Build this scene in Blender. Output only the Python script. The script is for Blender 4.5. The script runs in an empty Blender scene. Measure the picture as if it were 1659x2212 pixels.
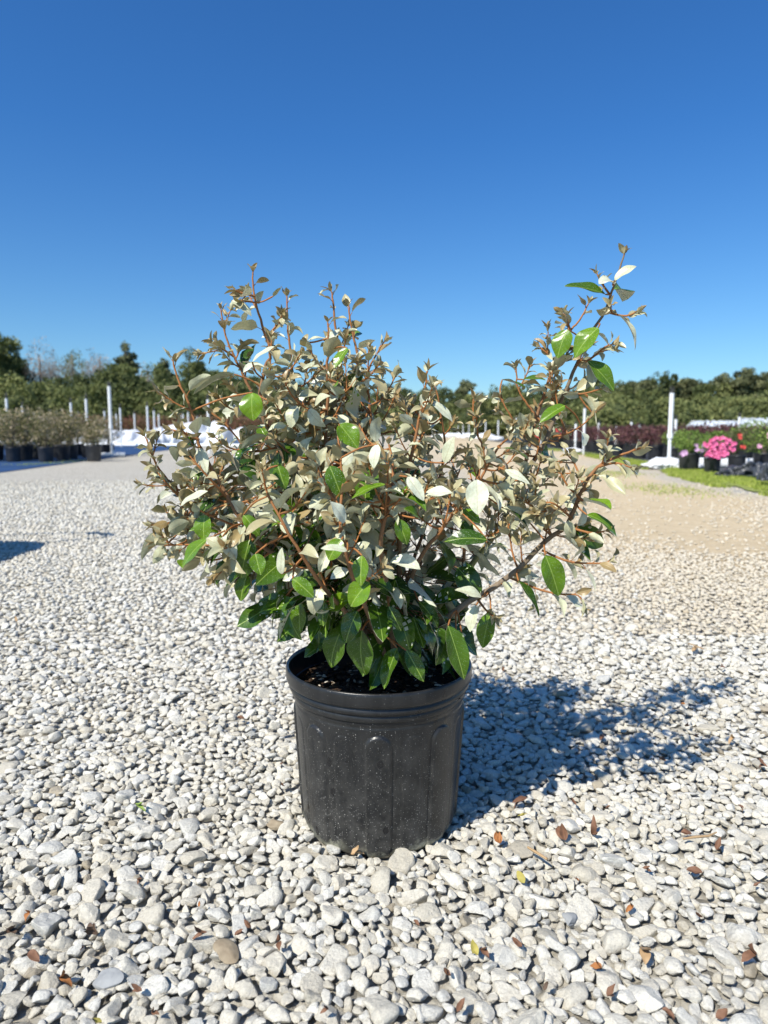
import bpy, math, random
import numpy as np
from mathutils import Vector, Matrix
random.seed(7); RNG = np.random.default_rng(7)
R = math.radians
scn = bpy.context.scene

# ------------------------------------------------------------ camera, sky, sun, exposure
FPX, CX, CY, HOR = 1533.0, 829.5, 1106.0, 930.0
PITCH = math.atan((CY - HOR) / FPX)
CAMZ = 0.594
cam_d = bpy.data.cameras.new('camera'); cam = bpy.data.objects.new('camera', cam_d)
scn.collection.objects.link(cam); scn.camera = cam
cam_d.sensor_fit = 'HORIZONTAL'; cam_d.sensor_width = 36.0; cam_d.lens = 36.0 * FPX / 1659.0
cam_d.clip_start = 0.05; cam_d.clip_end = 5000
cam.location = (0, 0, CAMZ); cam.rotation_euler = (math.pi / 2 - PITCH, 0, 0)
cam_d.dof.use_dof = True; cam_d.dof.focus_distance = 0.98; cam_d.dof.aperture_fstop = 8.5
SUN_EL, SUN_AZ = R(47), math.atan2(-0.64, -0.77)        # azimuth from +Y towards +X
world = bpy.data.worlds.new('World'); scn.world = world; world.use_nodes = True
wn = world.node_tree; wn.nodes.clear()
sky = wn.nodes.new('ShaderNodeTexSky'); sky.sky_type = 'NISHITA'; sky.sun_disc = False
sky.sun_elevation = SUN_EL; sky.sun_rotation = SUN_AZ; sky.air_density = 1.0; sky.dust_density = 0.6; sky.ozone_density = 1.8
wtc = wn.nodes.new('ShaderNodeTexCoord'); wmp = wn.nodes.new('ShaderNodeMapping'); wmp.inputs['Location'].default_value = (0, 0, .02)
wn.links.new(wtc.outputs['Generated'], wmp.inputs['Vector']); wn.links.new(wmp.outputs[0], sky.inputs['Vector'])
hs = wn.nodes.new('ShaderNodeHueSaturation'); hs.inputs['Saturation'].default_value = 1.18; hs.inputs['Value'].default_value = 1.0
bg = wn.nodes.new('ShaderNodeBackground'); bg.inputs['Strength'].default_value = 0.070
wo = wn.nodes.new('ShaderNodeOutputWorld')
air = wn.nodes.new('ShaderNodeMix'); air.data_type = 'RGBA'; air.blend_type = 'MULTIPLY'; air.inputs[0].default_value = 1.0; air.inputs[7].default_value = (.55, 1.08, 1.56, 1)
wsp = wn.nodes.new('ShaderNodeSeparateXYZ'); wn.links.new(wtc.outputs['Generated'], wsp.inputs[0])
wrp = wn.nodes.new('ShaderNodeValToRGB'); wrp.color_ramp.elements[0].position = 0.0; wrp.color_ramp.elements[0].color = (.60, .80, .93, 1)
wrp.color_ramp.elements[1].position = .36; wrp.color_ramp.elements[1].color = (.355, .69, 1.0, 1)      # clearer, bluer air overhead, paler near the horizon
wsc = wn.nodes.new('ShaderNodeVectorMath'); wsc.operation = 'SCALE'; wsc.inputs['Scale'].default_value = 1.56
wn.links.new(wsp.outputs[2], wrp.inputs[0]); wn.links.new(wrp.outputs[0], wsc.inputs[0]); wn.links.new(wsc.outputs[0], air.inputs[7])
wn.links.new(sky.outputs[0], hs.inputs['Color']); wn.links.new(hs.outputs[0], air.inputs[6]); wn.links.new(air.outputs[2], bg.inputs['Color']); wn.links.new(bg.outputs[0], wo.inputs['Surface'])
sd = bpy.data.lights.new('sun', 'SUN'); sun = bpy.data.objects.new('sun', sd); scn.collection.objects.link(sun)
sd.energy = 4.7; sd.angle = R(0.55); sd.color = (1.0, 0.945, 0.85)
sdir = Vector((math.sin(SUN_AZ) * math.cos(SUN_EL), math.cos(SUN_AZ) * math.cos(SUN_EL), math.sin(SUN_EL)))
sun.rotation_euler = sdir.to_track_quat('Z', 'Y').to_euler()
scn.view_settings.view_transform = 'Standard'; scn.view_settings.look = 'None'
scn.view_settings.exposure = 0.47; scn.view_settings.gamma = 1.0
scn.render.engine = 'CYCLES'
scn.cycles.max_bounces = 6; scn.cycles.transparent_max_bounces = 6

def ray(px, py):
    u = (CY - py) / FPX; cp, sp = math.cos(PITCH), math.sin(PITCH)
    return Vector(((px - CX) / FPX, cp + u * sp, -sp + u * cp))
def G(px, py, z=0.0):
    d = ray(px, py); t = (z - CAMZ) / d.z
    return Vector((d.x * t, d.y * t, z))
def P(px, py, Y):
    d = ray(px, py); t = Y / d.y
    return Vector((d.x * t, Y, CAMZ + d.z * t))
def XY(px, Y): return (px - CX) / FPX * Y     # near the horizon

# ------------------------------------------------------------ object helpers
def link(o, parent=None):
    scn.collection.objects.link(o)
    if parent is not None: o.parent = parent
    return o
def tag(o, label=None, cat=None, group=None, kind=None):
    if label: o['label'] = label
    if cat: o['category'] = cat
    if group: o['group'] = group
    if kind: o['kind'] = kind
    return o
def empty(name, loc=(0, 0, 0), rz=0.0, parent=None):
    o = bpy.data.objects.new(name, None); o.location = loc; o.rotation_euler = (0, 0, rz); o.empty_display_size = 0.05
    return link(o, parent)
def copy_tree(o, parent=None):
    c = o.copy(); link(c); c.parent = parent
    for ch in o.children: copy_tree(ch, c)
    return c

class MB:
    """collects vertices and faces with one 'tint' (vec3) attribute and a leaf uv; builds ONE mesh"""
    def __init__(s): s.v, s.f, s.n, s.m, s.t, s.uv, s.c = [], [], [], [], [], [], 0
    def add(s, V, F, tint=(0.5, 0.5, 0.5), uv=None, mat=0):
        V = np.asarray(V, dtype=np.float64); F = np.asarray(F, dtype=np.int64)
        if len(V) == 0 or len(F) == 0: return
        s.v.append(V); s.f.append((F + s.c).ravel()); s.n.append(np.full(len(F), F.shape[1])); s.m.append(np.full(len(F), mat))
        T = np.asarray(tint, dtype=np.float64)
        if T.ndim == 1: T = np.tile(T, (len(V), 1))
        s.t.append(T); s.uv.append(np.zeros((len(V), 2)) if uv is None else np.asarray(uv)); s.c += len(V)
    def build(s, name, mats, parent=None, smooth=True, loc=None):
        me = bpy.data.meshes.new(name)
        if s.c:
            V = np.concatenate(s.v); L = np.concatenate(s.f); N = np.concatenate(s.n); M = np.concatenate(s.m)
            me.vertices.add(len(V)); me.vertices.foreach_set('co', V.astype(np.float32).ravel())
            me.loops.add(len(L)); me.loops.foreach_set('vertex_index', L.astype(np.int32))
            me.polygons.add(len(N)); st = np.concatenate([[0], np.cumsum(N)[:-1]])
            me.polygons.foreach_set('loop_start', st.astype(np.int32))
            me.polygons.foreach_set('material_index', M.astype(np.int32))
            me.polygons.foreach_set('use_smooth', np.full(len(N), smooth))
            a = me.attributes.new('tint', 'FLOAT_VECTOR', 'POINT'); a.data.foreach_set('vector', np.concatenate(s.t).astype(np.float32).ravel())
            b = me.attributes.new('luv', 'FLOAT2', 'POINT'); b.data.foreach_set('vector', np.concatenate(s.uv).astype(np.float32).ravel())
            me.update(calc_edges=True); me.validate()
        if not isinstance(mats, (list, tuple)): mats = [mats]
        for m in mats: me.materials.append(m)
        o = bpy.data.objects.new(name, me)
        if loc is not None: o.location = loc
        return link(o, parent)
    # shapes
    def box(s, c, size, rz=0, tint=(.5, .5, .5), mat=0):
        sx, sy, sz = [k / 2 for k in size]
        V = np.array([(x, y, z) for x in (-sx, sx) for y in (-sy, sy) for z in (-sz, sz)])
        cr, sr = math.cos(rz), math.sin(rz)
        V = np.stack([V[:, 0] * cr - V[:, 1] * sr, V[:, 0] * sr + V[:, 1] * cr, V[:, 2]], 1) + np.array(c)
        s.add(V, [(0, 1, 3, 2), (4, 6, 7, 5), (0, 4, 5, 1), (2, 3, 7, 6), (0, 2, 6, 4), (1, 5, 7, 3)], tint, mat=mat)
    def tube(s, pts, rad, sides=7, tint=(.5, .5, .5), mat=0, cap=True):
        pts = [Vector(p) for p in pts]; n = len(pts)
        rad = [rad] * n if not hasattr(rad, '__len__') else rad
        T = np.asarray(tint, dtype=float)
        V, TT = [], []
        prev = None
        for i, p in enumerate(pts):
            d = (pts[min(i + 1, n - 1)] - pts[max(i - 1, 0)])
            if d.length < 1e-9: d = Vector((0, 0, 1))
            d.normalize()
            if prev is None:
                a = d.orthogonal().normalized()
            else:
                a = prev - d * prev.dot(d)
                a = a.normalized() if a.length > 1e-6 else d.orthogonal().normalized()
            prev = a; b = d.cross(a)
            for k in range(sides):
                an = 2 * math.pi * k / sides
                V.append(p + (a * math.cos(an) + b * math.sin(an)) * rad[i]); TT.append(T if T.ndim == 1 else T[i])
        F = []
        for i in range(n - 1):
            for k in range(sides):
                F.append((i * sides + k, i * sides + (k + 1) % sides, (i + 1) * sides + (k + 1) % sides, (i + 1) * sides + k))
        s.add(np.array(V), F, np.array(TT), mat=mat)
        if cap:
            for i, o in ((0, 0), (n - 1, (n - 1) * sides)):
                Vc = np.array(V[o:o + sides] + [pts[i]]); FF = [(k, (k + 1) % sides, sides) for k in range(sides)]
                if i == 0: FF = [f[::-1] for f in FF]
                s.add(Vc, FF, TT[o], mat=mat)
    def lathe(s, prof, seg=48, c=(0, 0, 0), tint=(.5, .5, .5), mat=0):
        prof = np.array(prof); an = np.linspace(0, 2 * math.pi, seg, endpoint=False)
        V = np.stack([prof[:, None, 0] * np.cos(an), prof[:, None, 0] * np.sin(an), np.repeat(prof[:, None, 1], seg, 1)], 2).reshape(-1, 3) + np.array(c)
        F = []
        for i in range(len(prof) - 1):
            k = np.arange(seg); k2 = (k + 1) % seg
            F.append(np.stack([i * seg + k, i * seg + k2, (i + 1) * seg + k2, (i + 1) * seg + k], 1))
        s.add(V, np.concatenate(F), tint, mat=mat)

def ico(sub):
    t = (1 + 5 ** .5) / 2
    v = [(-1, t, 0), (1, t, 0), (-1, -t, 0), (1, -t, 0), (0, -1, t), (0, 1, t), (0, -1, -t), (0, 1, -t), (t, 0, -1), (t, 0, 1), (-t, 0, -1), (-t, 0, 1)]
    f = [(0, 11, 5), (0, 5, 1), (0, 1, 7), (0, 7, 10), (0, 10, 11), (1, 5, 9), (5, 11, 4), (11, 10, 2), (10, 7, 6), (7, 1, 8), (3, 9, 4), (3, 4, 2), (3, 2, 6), (3, 6, 8), (3, 8, 9), (4, 9, 5), (2, 4, 11), (6, 2, 10), (8, 6, 7), (9, 8, 1)]
    v = [Vector(p).normalized() for p in v]
    for _ in range(sub):
        cache, nf = {}, []
        def mid(a, b):
            k = (min(a, b), max(a, b))
            if k not in cache: v.append(((v[a] + v[b]) / 2).normalized()); cache[k] = len(v) - 1
            return cache[k]
        for a, b, c in f:
            ab, bc, ca = mid(a, b), mid(b, c), mid(c, a)
            nf += [(a, ab, ca), (b, bc, ab), (c, ca, bc), (ab, bc, ca)]
        f = nf
    return np.array([tuple(p) for p in v]), np.array(f)

def lump(c, rad, amp=0.15, seed=0, sub=3, flat=None):
    """a rounded uneven heap"""
    V, F = ico(sub); r = np.random.default_rng(seed)
    d = np.zeros(len(V))
    for _ in range(9):
        n = r.normal(size=3) * r.uniform(1.5, 6); d += np.sin(V @ n + r.uniform(0, 6)) * amp / 3
    V = V * (1 + d)[:, None] * np.array(rad)
    if flat is not None: V[:, 2] = np.maximum(V[:, 2], flat)
    return V + np.array(c), F

# ------------------------------------------------------------ material helpers
class NT:
    def __init__(s, name, rough=0.6, spec=0.5):
        s.mat = bpy.data.materials.new(name); s.mat.use_nodes = True; s.t = s.mat.node_tree; s.t.nodes.clear()
        s.out = s.t.nodes.new('ShaderNodeOutputMaterial'); s.b = s.t.nodes.new('ShaderNodeBsdfPrincipled')
        s.b.inputs['Roughness'].default_value = rough; s.b.inputs['Specular IOR Level'].default_value = spec
        s.t.links.new(s.b.outputs[0], s.out.inputs[0])
    def node(s, t, **kw):
        n = s.t.nodes.new(t)
        for k, v in kw.items(): setattr(n, k, v)
        return n
    def lk(s, a, b): s.t.links.new(a, b)
    def attr(s, n): return s.node('ShaderNodeAttribute', attribute_name=n)
    def coord(s): return s.node('ShaderNodeTexCoord').outputs['Object']
    def gpos(s): return s.node('ShaderNodeNewGeometry').outputs['Position']
    def noise(s, vec, scale, detail=4, rough=.55, dist=0):
        n = s.node('ShaderNodeTexNoise'); n.inputs['Scale'].default_value = scale; n.inputs['Detail'].default_value = detail
        n.inputs['Roughness'].default_value = rough; n.inputs['Distortion'].default_value = dist
        if vec is not None: s.lk(vec, n.inputs['Vector'])
        return n.outputs['Fac']
    def vor(s, vec, scale, feature='F1', rnd=1.0):
        n = s.node('ShaderNodeTexVoronoi', feature=feature); n.inputs['Scale'].default_value = scale; n.inputs['Randomness'].default_value = rnd
        if vec is not None: s.lk(vec, n.inputs['Vector'])
        return n
    def ramp(s, fac, stops, interp='LINEAR'):
        r = s.node('ShaderNodeValToRGB'); cr = r.color_ramp; cr.interpolation = interp
        while len(cr.elements) > len(stops): cr.elements.remove(cr.elements[-1])
        while len(cr.elements) < len(stops): cr.elements.new(0.5)
        for e, (p, c) in zip(cr.elements, stops):
            e.position = p; e.color = (c, c, c, 1) if not hasattr(c, '__len__') else (*c[:3], 1)
        s.lk(fac, r.inputs[0]); return r.outputs[0]
    def mix(s, fac, a, b, mode='MIX'):
        m = s.node('ShaderNodeMix', data_type='RGBA', blend_type=mode)
        for inp, val in ((m.inputs[0], fac), (m.inputs[6], a), (m.inputs[7], b)):
            if isinstance(val, (int, float)): inp.default_value = val if inp == m.inputs[0] else (val, val, val, 1)
            elif isinstance(val, tuple): inp.default_value = (*val[:3], 1)
            else: s.lk(val, inp)
        return m.outputs[2]
    def math(s, op, a, b=None, clamp=False):
        m = s.node('ShaderNodeMath', operation=op, use_clamp=clamp)
        for i, v in enumerate((a, b)):
            if v is None: continue
            if isinstance(v, (int, float)): m.inputs[i].default_value = v
            else: s.lk(v, m.inputs[i])
        return m.outputs[0]
    def sep(s, v): n = s.node('ShaderNodeSeparateXYZ'); s.lk(v, n.inputs[0]); return n.outputs
    def comb(s, x, y, z=0.0):
        n = s.node('ShaderNodeCombineXYZ')
        for i, v in enumerate((x, y, z)):
            if isinstance(v, (int, float)): n.inputs[i].default_value = v
            else: s.lk(v, n.inputs[i])
        return n.outputs[0]
    def bump(s, h, strength=.5, dist=.002):
        n = s.node('ShaderNodeBump'); n.inputs['Strength'].default_value = strength; n.inputs['Distance'].default_value = dist
        s.lk(h, n.inputs['Height']); s.lk(n.outputs[0], s.b.inputs['Normal']); return n
    def col(s, c):
        if isinstance(c, tuple): s.b.inputs['Base Color'].default_value = (*c, 1)
        else: s.lk(c, s.b.inputs['Base Color'])
        return s
    def translucent(s, colr, fac=.25):
        tr = s.node('ShaderNodeBsdfTranslucent')
        if isinstance(colr, tuple): tr.inputs[0].default_value = (*colr, 1)
        else: s.lk(colr, tr.inputs[0])
        mx = s.node('ShaderNodeMixShader'); mx.inputs[0].default_value = fac
        s.lk(s.b.outputs[0], mx.inputs[1]); s.lk(tr.outputs[0], mx.inputs[2]); s.lk(mx.outputs[0], s.out.inputs[0])

def noisy(name, c1, c2, scale=20, rough=.6, bump=0.0, bdist=.003, spec=.5, bscale=None):
    n = NT(name, rough, spec); co = n.coord(); f = n.noise(co, scale, 5)
    n.col(n.mix(n.ramp(f, [(.3, 0.), (.7, 1.)]), c1, c2))
    if bump: n.bump(n.noise(co, bscale or scale * 3, 5), bump, bdist)
    return n.mat

# gravel stones
def mat_gravel():
    n = NT('gravel_stone', .85, .25); tt = n.sep(n.attr('tint').outputs['Vector']); p = n.gpos()
    base = n.ramp(tt[0], [(0, (.33, .285, .21)), (.025, (.48, .45, .375)), (.22, (.56, .53, .45)), (.55, (.62, .595, .52)), (.8, (.55, .545, .505)), (1, (.69, .67, .60))])
    f = n.noise(p, 160, 6, .65)
    c = n.mix(n.ramp(f, [(.3, 0.), (.72, 1.)]), base, n.mix(1.0, base, (1.22, 1.21, 1.18), 'MULTIPLY'))
    c = n.mix(n.ramp(n.noise(p, 420, 5, .75), [(.36, .5), (.56, 0.)]), c, n.mix(1.0, base, (.66, .64, .60), 'MULTIPLY'))
    f2 = n.noise(p, 55, 4, .6)
    c = n.mix(n.math('MULTIPLY', n.ramp(f2, [(.5, 0.), (.75, 1.)]), n.math('MULTIPLY', tt[1], .55)), c, (.40, .36, .29))
    c = n.mix(n.math('MULTIPLY', n.math('GREATER_THAN', tt[2], 1.5), .62), c, (.56, .48, .35))
    n.col(c)
    h = n.math('ADD', n.noise(p, 300, 7, .75), n.math('MULTIPLY', n.noise(p, 90, 4, .6), 1.6))
    n.bump(h, 1.0, .0026); return n.mat
M_GRAVEL = mat_gravel()

def mat_ground():
    n = NT('ground_gravel_and_dirt', .95, .1); p = n.gpos(); xyz = n.sep(p)
    # road coordinate (the road runs a little to the right of straight ahead)
    xr = n.math('SUBTRACT', xyz[0], n.math('MULTIPLY', xyz[1], .049))
    vor = n.vor(p, 48); cellr = n.sep(vor.outputs['Color'])
    stone = n.ramp(cellr[0], [(0, (.37, .345, .29)), (.3, (.50, .48, .42)), (.7, (.58, .56, .50)), (1, (.64, .62, .56))])
    fines = n.mix(n.noise(p, 300, 6, .7), (.34, .31, .245), (.56, .525, .445))
    edge = n.ramp(vor.outputs['Distance'], [(.45, 0.), (.75, 1.)])
    grav = n.mix(edge, stone, fines)
    big = n.noise(p, .55, 4, .6)
    grav = n.mix(n.ramp(n.noise(p, 2.3, 5, .65), [(.4, 0.), (.8, .5)]), grav, (.52, .485, .41))
    # packed tan wheel track
    wob = n.math('ADD', xr, n.math('MULTIPLY', n.math('SUBTRACT', n.noise(p, .9, 5, .7), .5), 1.5))
    ycl = n.math('MINIMUM', n.math('MAXIMUM', n.math('MULTIPLY', n.math('SUBTRACT', xyz[1], 2.1), .9), 0.), 1.)
    band = n.ramp(n.math('MULTIPLY', n.math('ABSOLUTE', n.math('SUBTRACT', wob, 1.8)), .5), [(.46, 1.), (.72, 0.)])
    far = n.math('MULTIPLY', n.ramp(n.math('MULTIPLY', n.math('SUBTRACT', xyz[1], 6), .1), [(0., 0.), (1., .85)]), n.ramp(n.math('MULTIPLY', n.math('ADD', wob, 4.0), .16), [(.15, .1), (.8, 1.)]))
    trk = n.math('MAXIMUM', n.math('MULTIPLY', band, ycl), far, True)
    dirt = n.mix(n.noise(p, 6, 6, .7), (.52, .41, .25), (.68, .555, .37))
    dirt = n.mix(n.ramp(n.noise(p, 60, 5, .7), [(.52, 0.), (.62, .55)]), dirt, (.56, .51, .42))
    c = n.mix(trk, grav, dirt)
    c = n.mix(n.ramp(n.noise(p, 13, 5, .75), [(.42, .42), (.58, 0.)]), c, n.mix(1.0, c, (.70, .69, .67), 'MULTIPLY'))
    c = n.mix(n.ramp(n.noise(p, 1.3, 4, .7), [(.45, 0.), (.7, .35)]), c, n.mix(1.0, c, (.86, .83, .78), 'MULTIPLY'))
    # beyond the road: dull soil
    off = n.ramp(n.math('MULTIPLY', n.math('SUBTRACT', n.math('ABSOLUTE', n.math('ADD', xr, 1.3)), 6.5), .5), [(.0, 0.), (1., 1.)])
    c = n.mix(off, c, n.mix(n.noise(p, 3, 5), (.10, .11, .045), (.22, .19, .11)))
    n.col(c)
    hh = n.math('ADD', n.math('MULTIPLY', n.math('SUBTRACT', 1.0, vor.outputs['Distance']), n.math('SUBTRACT', 1.2, trk)), n.math('MULTIPLY', n.noise(p, 500, 5, .7), .25))
    n.bump(hh, 1.0, .014); return n.mat
gm = MB(); S = 1500
gm.add([(-S, -60, 0), (S, -60, 0), (S, S, 0), (-S, S, 0)], [(0, 1, 2, 3)])
g = gm.build('ground', mat_ground(), smooth=False); tag(g, 'pale gravel road with a packed tan wheel track', kind='structure')

# ------------------------------------------------------------ gravel: real stones
POT = Vector((-0.0075, 1.03, 0))
def rock_variants(sub, n, seed):
    r = np.random.default_rng(seed); out = []
    V0, F0 = ico(sub)
    for _ in range(n):
        V = V0.copy()
        for _k in range(8):
            d = r.normal(size=3); d /= np.linalg.norm(d); dist = r.uniform(.42, .84)
            s_ = V @ d; ov = np.maximum(s_ - dist, 0); V = V - (ov * .93)[:, None] * d
        for _k in range(3):
            q = r.normal(size=3) * 3; V *= (1 + .05 * np.sin(V @ q + r.uniform(0, 6)))[:, None]
        V /= np.abs(V).max(axis=0)
        V *= np.array([1, r.uniform(.58, .92), r.uniform(.38, .68)])
        keep = V[F0].mean(axis=1)[:, 2] > -.36
        F = F0[keep]; used = np.unique(F); remap = -np.ones(len(V), int); remap[used] = np.arange(len(used))
        out.append((V[used], remap[F]))
    return out
def in_view(x, y): return y > .42 and abs(x) < .60 * y + .12
def throw():
    cells = {}; CS = .03; res = []
    rr = random.Random(11)
    def ok(x, y, r, k):
        ci, cj = int(math.floor(x / CS)), int(math.floor(y / CS)); w = 2
        for i in range(ci - w, ci + w + 1):
            for j in range(cj - w, cj + w + 1):
                for (a, b, q) in cells.get((i, j), ()):
                    m = (r + q) * k
                    if (a - x) ** 2 + (b - y) ** 2 < m * m: return False
        return True
    def run(N, ymin, ymax, rlo, rhi, k, zoff, dens=lambda x, y: 1.0):
        for _ in range(N):
            y = math.sqrt(rr.uniform(ymin ** 2, ymax ** 2)); x = rr.uniform(-1, 1) * (.60 * y + .12)
            if (x - POT.x) ** 2 + (y - POT.y) ** 2 < .1135 ** 2: continue
            if rr.random() > dens(x, y): continue
            r = rlo + (rhi - rlo) * rr.random() ** 1.8
            if ok(x, y, r, k):
                cells.setdefault((int(math.floor(x / CS)), int(math.floor(y / CS))), []).append((x, y, r)); res.append((x, y, r, zoff))
    def dens(x, y):        # thinner where the packed dirt track runs and far away
        xr = x - .049 * y; d = 1.0
        if y > 2.2: d *= 1 - .97 * math.exp(-((xr - 1.85 + .3 * math.sin(y * 1.7)) / 1.15) ** 4) * min(1, (y - 2.2) / 1.2)
        if y > 5: d *= 1 - min(1, (y - 5) / 3.5) * min(1, max(0, (xr + 1.6) / 2.2)) * .97
        if y > 9.2 and x < -5.2 - (y - 9.4) * .1: d = 0
        if y > 6 and xr > 3.1 + (y - 6) * .1: d *= .12
        if y > 4.8: d *= max(.0, 1 - (y - 4.8) / 3.8)
        return d
    run(700, .42, 1.0, .0155, .0225, 1.0, .3, dens)
    run(620, .42, 2.2, .0145, .021, 1.0, .35, dens)
    run(1200, 2.2, 4.5, .013, .016, 1.0, .3, dens)
    run(34000, .42, 1.7, .0070, .0135, .82, .35, dens)
    run(80000, 1.7, 4.2, .0085, .0130, .86, .35, dens)
    run(90000, 4.2, 8.6, .0105, .0150, .90, .3, dens)
    run(36000, .42, 1.8, .0070, .0125, .66, .95, dens)
    run(44000, 1.8, 3.4, .0085, .0125, .70, .9, dens)
    run(40000, .42, 1.3, .0068, .0115, .58, 1.0, dens)
    run(36000, .42, 1.7, .0040, .0080, .86, .3, dens)
    run(30000, 1.7, 3.2, .0060, .0095, .9, .3, dens)
    return res
def build_gravel():
    st = throw(); print('stones', len(st))
    tiny = rock_variants(0, 20, 8)
    hi, mid, lo = rock_variants(3, 16, 1), rock_variants(2, 20, 4), rock_variants(1, 20, 2)
    r = np.random.default_rng(5); mb = MB()
    buckets = {}
    for (x, y, rad, zo) in st:
        lvl = 0 if (y < 1.0 and rad > .009) else (1 if y < 2.0 else (2 if y < 5 else 3))
        buckets.setdefault((lvl, r.integers(0, 16 if lvl == 0 else 20)), []).append((x, y, rad, zo))
    for (lvl, k), lst in buckets.items():
        V, F = (hi, mid, lo, tiny)[lvl][k]; A = np.array(lst); n = len(A)
        yaw = r.uniform(0, 2 * np.pi, n); tx = r.normal(0, .22, n); ty = r.normal(0, .22, n)
        sc = A[:, 2] * 1.10
        Vx = V[None, :, 0] * (1 + 0 * tx[:, None]); Vy = V[None, :, 1] + 0 * Vx; Vz = V[None, :, 2] * r.uniform(.8, 1.15, n)[:, None]
        y1 = Vy * np.cos(tx)[:, None] - Vz * np.sin(tx)[:, None]; z1 = Vy * np.sin(tx)[:, None] + Vz * np.cos(tx)[:, None]
        x2 = Vx * np.cos(ty)[:, None] + z1 * np.sin(ty)[:, None]; z2 = -Vx * np.sin(ty)[:, None] + z1 * np.cos(ty)[:, None]
        x3 = x2 * np.cos(yaw)[:, None] - y1 * np.sin(yaw)[:, None]; y3 = x2 * np.sin(yaw)[:, None] + y1 * np.cos(yaw)[:, None]
        Wv = np.stack([x3, y3, z2], 2) * sc[:, None, None]
        Wv[:, :, 0] += A[:, 0, None]; Wv[:, :, 1] += A[:, 1, None]
        Wv[:, :, 2] += (A[:, 2] * A[:, 3] * .9 + r.uniform(-.001, .0035, n))[:, None]
        T = np.repeat(np.stack([r.random(n), (r.random(n) < .35) * r.random(n), np.where((A[:, 1] > 2.0) & (np.abs(A[:, 0] - .049 * A[:, 1] - 1.8) < 1.25 + r.normal(0, .25, n)) | (A[:, 1] > 4.6 + r.normal(0, .6, n)) & (A[:, 0] > -.6), 2.0, r.random(n))], 1)[:, None, :], len(V), 1)
        FF = F[None] + (np.arange(n) * len(V))[:, None, None]
        mb.add(Wv.reshape(-1, 3), FF.reshape(-1, 3), T.reshape(-1, 3))
    o = mb.build('gravel', M_GRAVEL); tag(o, 'loose pale limestone gravel covering the road', 'gravel', kind='stuff')
build_gravel()

# a few stones that stand out, each its own thing
def odd_stone(px, py, size, tintv, label, seed, flat=.6):
    V, F = rock_variants(3, 1, seed)[0]; q = G(px, py, .012); m = MB()
    size *= .72; m.add(V * np.array([size, size, size * flat]), F, (tintv, .9, .5))
    o = m.build('stone', M_STONE[0 if tintv < .5 else 1], loc=q); o.rotation_euler = (.1, -.15, seed * 1.3)
    tag(o, label, 'stone')
M_STONE = [noisy('stone_brown', (.22, .17, .11), (.34, .28, .19), 60, .85, .8, .0015), noisy('stone_grey', (.24, .25, .255), (.34, .35, .345), 60, .85, .8, .0015)]
odd_stone(487, 2055, .026, .1, 'brown rounded stone near the bottom edge, darkest stone of the left foreground', 21)
odd_stone(600, 1780, .024, .1, 'olive brown stone among white gravel left of the black pot base', 22)
odd_stone(1232, 1985, .019, .9, 'round blue grey pebble on paler gravel in the right foreground', 23, .75)
odd_stone(235, 2115, .026, .9, 'smooth grey oblong stone in the lower left foreground', 24, .6)

# ------------------------------------------------------------ leaf builder
def leaf_template(nu=8, nv=5):
    t = np.linspace(0, 1, nu); v = np.linspace(-1, 1, nv)
    F = [(i * nv + j, (i + 1) * nv + j, (i + 1) * nv + j + 1, i * nv + j + 1) for i in range(nu - 1) for j in range(nv - 1)]
    return t, v, np.array(F)
LT = leaf_template(9, 5)
def nrm(v): v = np.asarray(v, float); return v / (np.linalg.norm(v) + 1e-12)
def add_leaf(mb, pos, d, n, L, Wd, bend=.6, fold=.25, wave=.06, twist=0., tint=(.5, .5, .5), mature=False, sharp=.85, tmpl=None):
    """blade from pos along d, upper side facing n. mature: glossy green sheet over a silvery sheet (real thickness)"""
    t, v, F = tmpl or LT; d = nrm(d); n = nrm(np.asarray(n) - np.dot(n, d) * d); s = np.cross(n, d)
    k = bend if abs(bend) > 1e-3 else 1e-3
    ax = np.sin(k * t) / k; az = -(1 - np.cos(k * t)) / k                        # arc that droops away from n
    wp = np.sin(np.pi * np.clip(t, 0, 1) ** sharp) ** .78; wp[0] = .04; wp[-1] = .0
    wp = wp * (1 - .12 * t)
    w = wp * Wd / 2
    ph = random.uniform(0, 6.28)
    tw = twist * t[:, None]
    yy = w[:, None] * v[None, :] * math.cos(fold)
    zz = w[:, None] * np.abs(v[None, :]) * math.sin(fold) + wave * Wd * np.sin(t[:, None] * 9 + ph + v[None, :] * 1.3) * np.abs(v[None, :]) * wp[:, None] * 1.0
    y2 = yy * np.cos(tw) - zz * np.sin(tw); z2 = yy * np.sin(tw) + zz * np.cos(tw)
    tn = np.stack([np.sin(k * t), np.cos(k * t)], 1)                              # local normal (x,z) along the arc
    X = ax[:, None] * L + z2 * tn[:, 0:1]; Z = az[:, None] * L + z2 * tn[:, 1:2]
    V = pos + X[..., None] * d + y2[..., None] * s + Z[..., None] * n
    UV = np.stack([np.repeat(t[:, None], len(v), 1) * L, w[:, None] * v[None, :]], 2).reshape(-1, 2) + np.array([0, 0.])
    V = V.reshape(-1, 3)
    T = np.tile(np.array(tint, float), (len(V), 1)); 
    if mature:
        mb.add(V, F[:, ::-1], T, UV, mat=1)
        nn = (tn[:, 0:1, None] * d + tn[:, 1:2, None] * n); nn = np.repeat(nn, len(v), 1).reshape(-1, 3)
        mb.add(V - nn * .0005, F, T, UV, mat=0)
    else:
        mb.add(V, F[:, ::-1], T, UV, mat=0)

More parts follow.
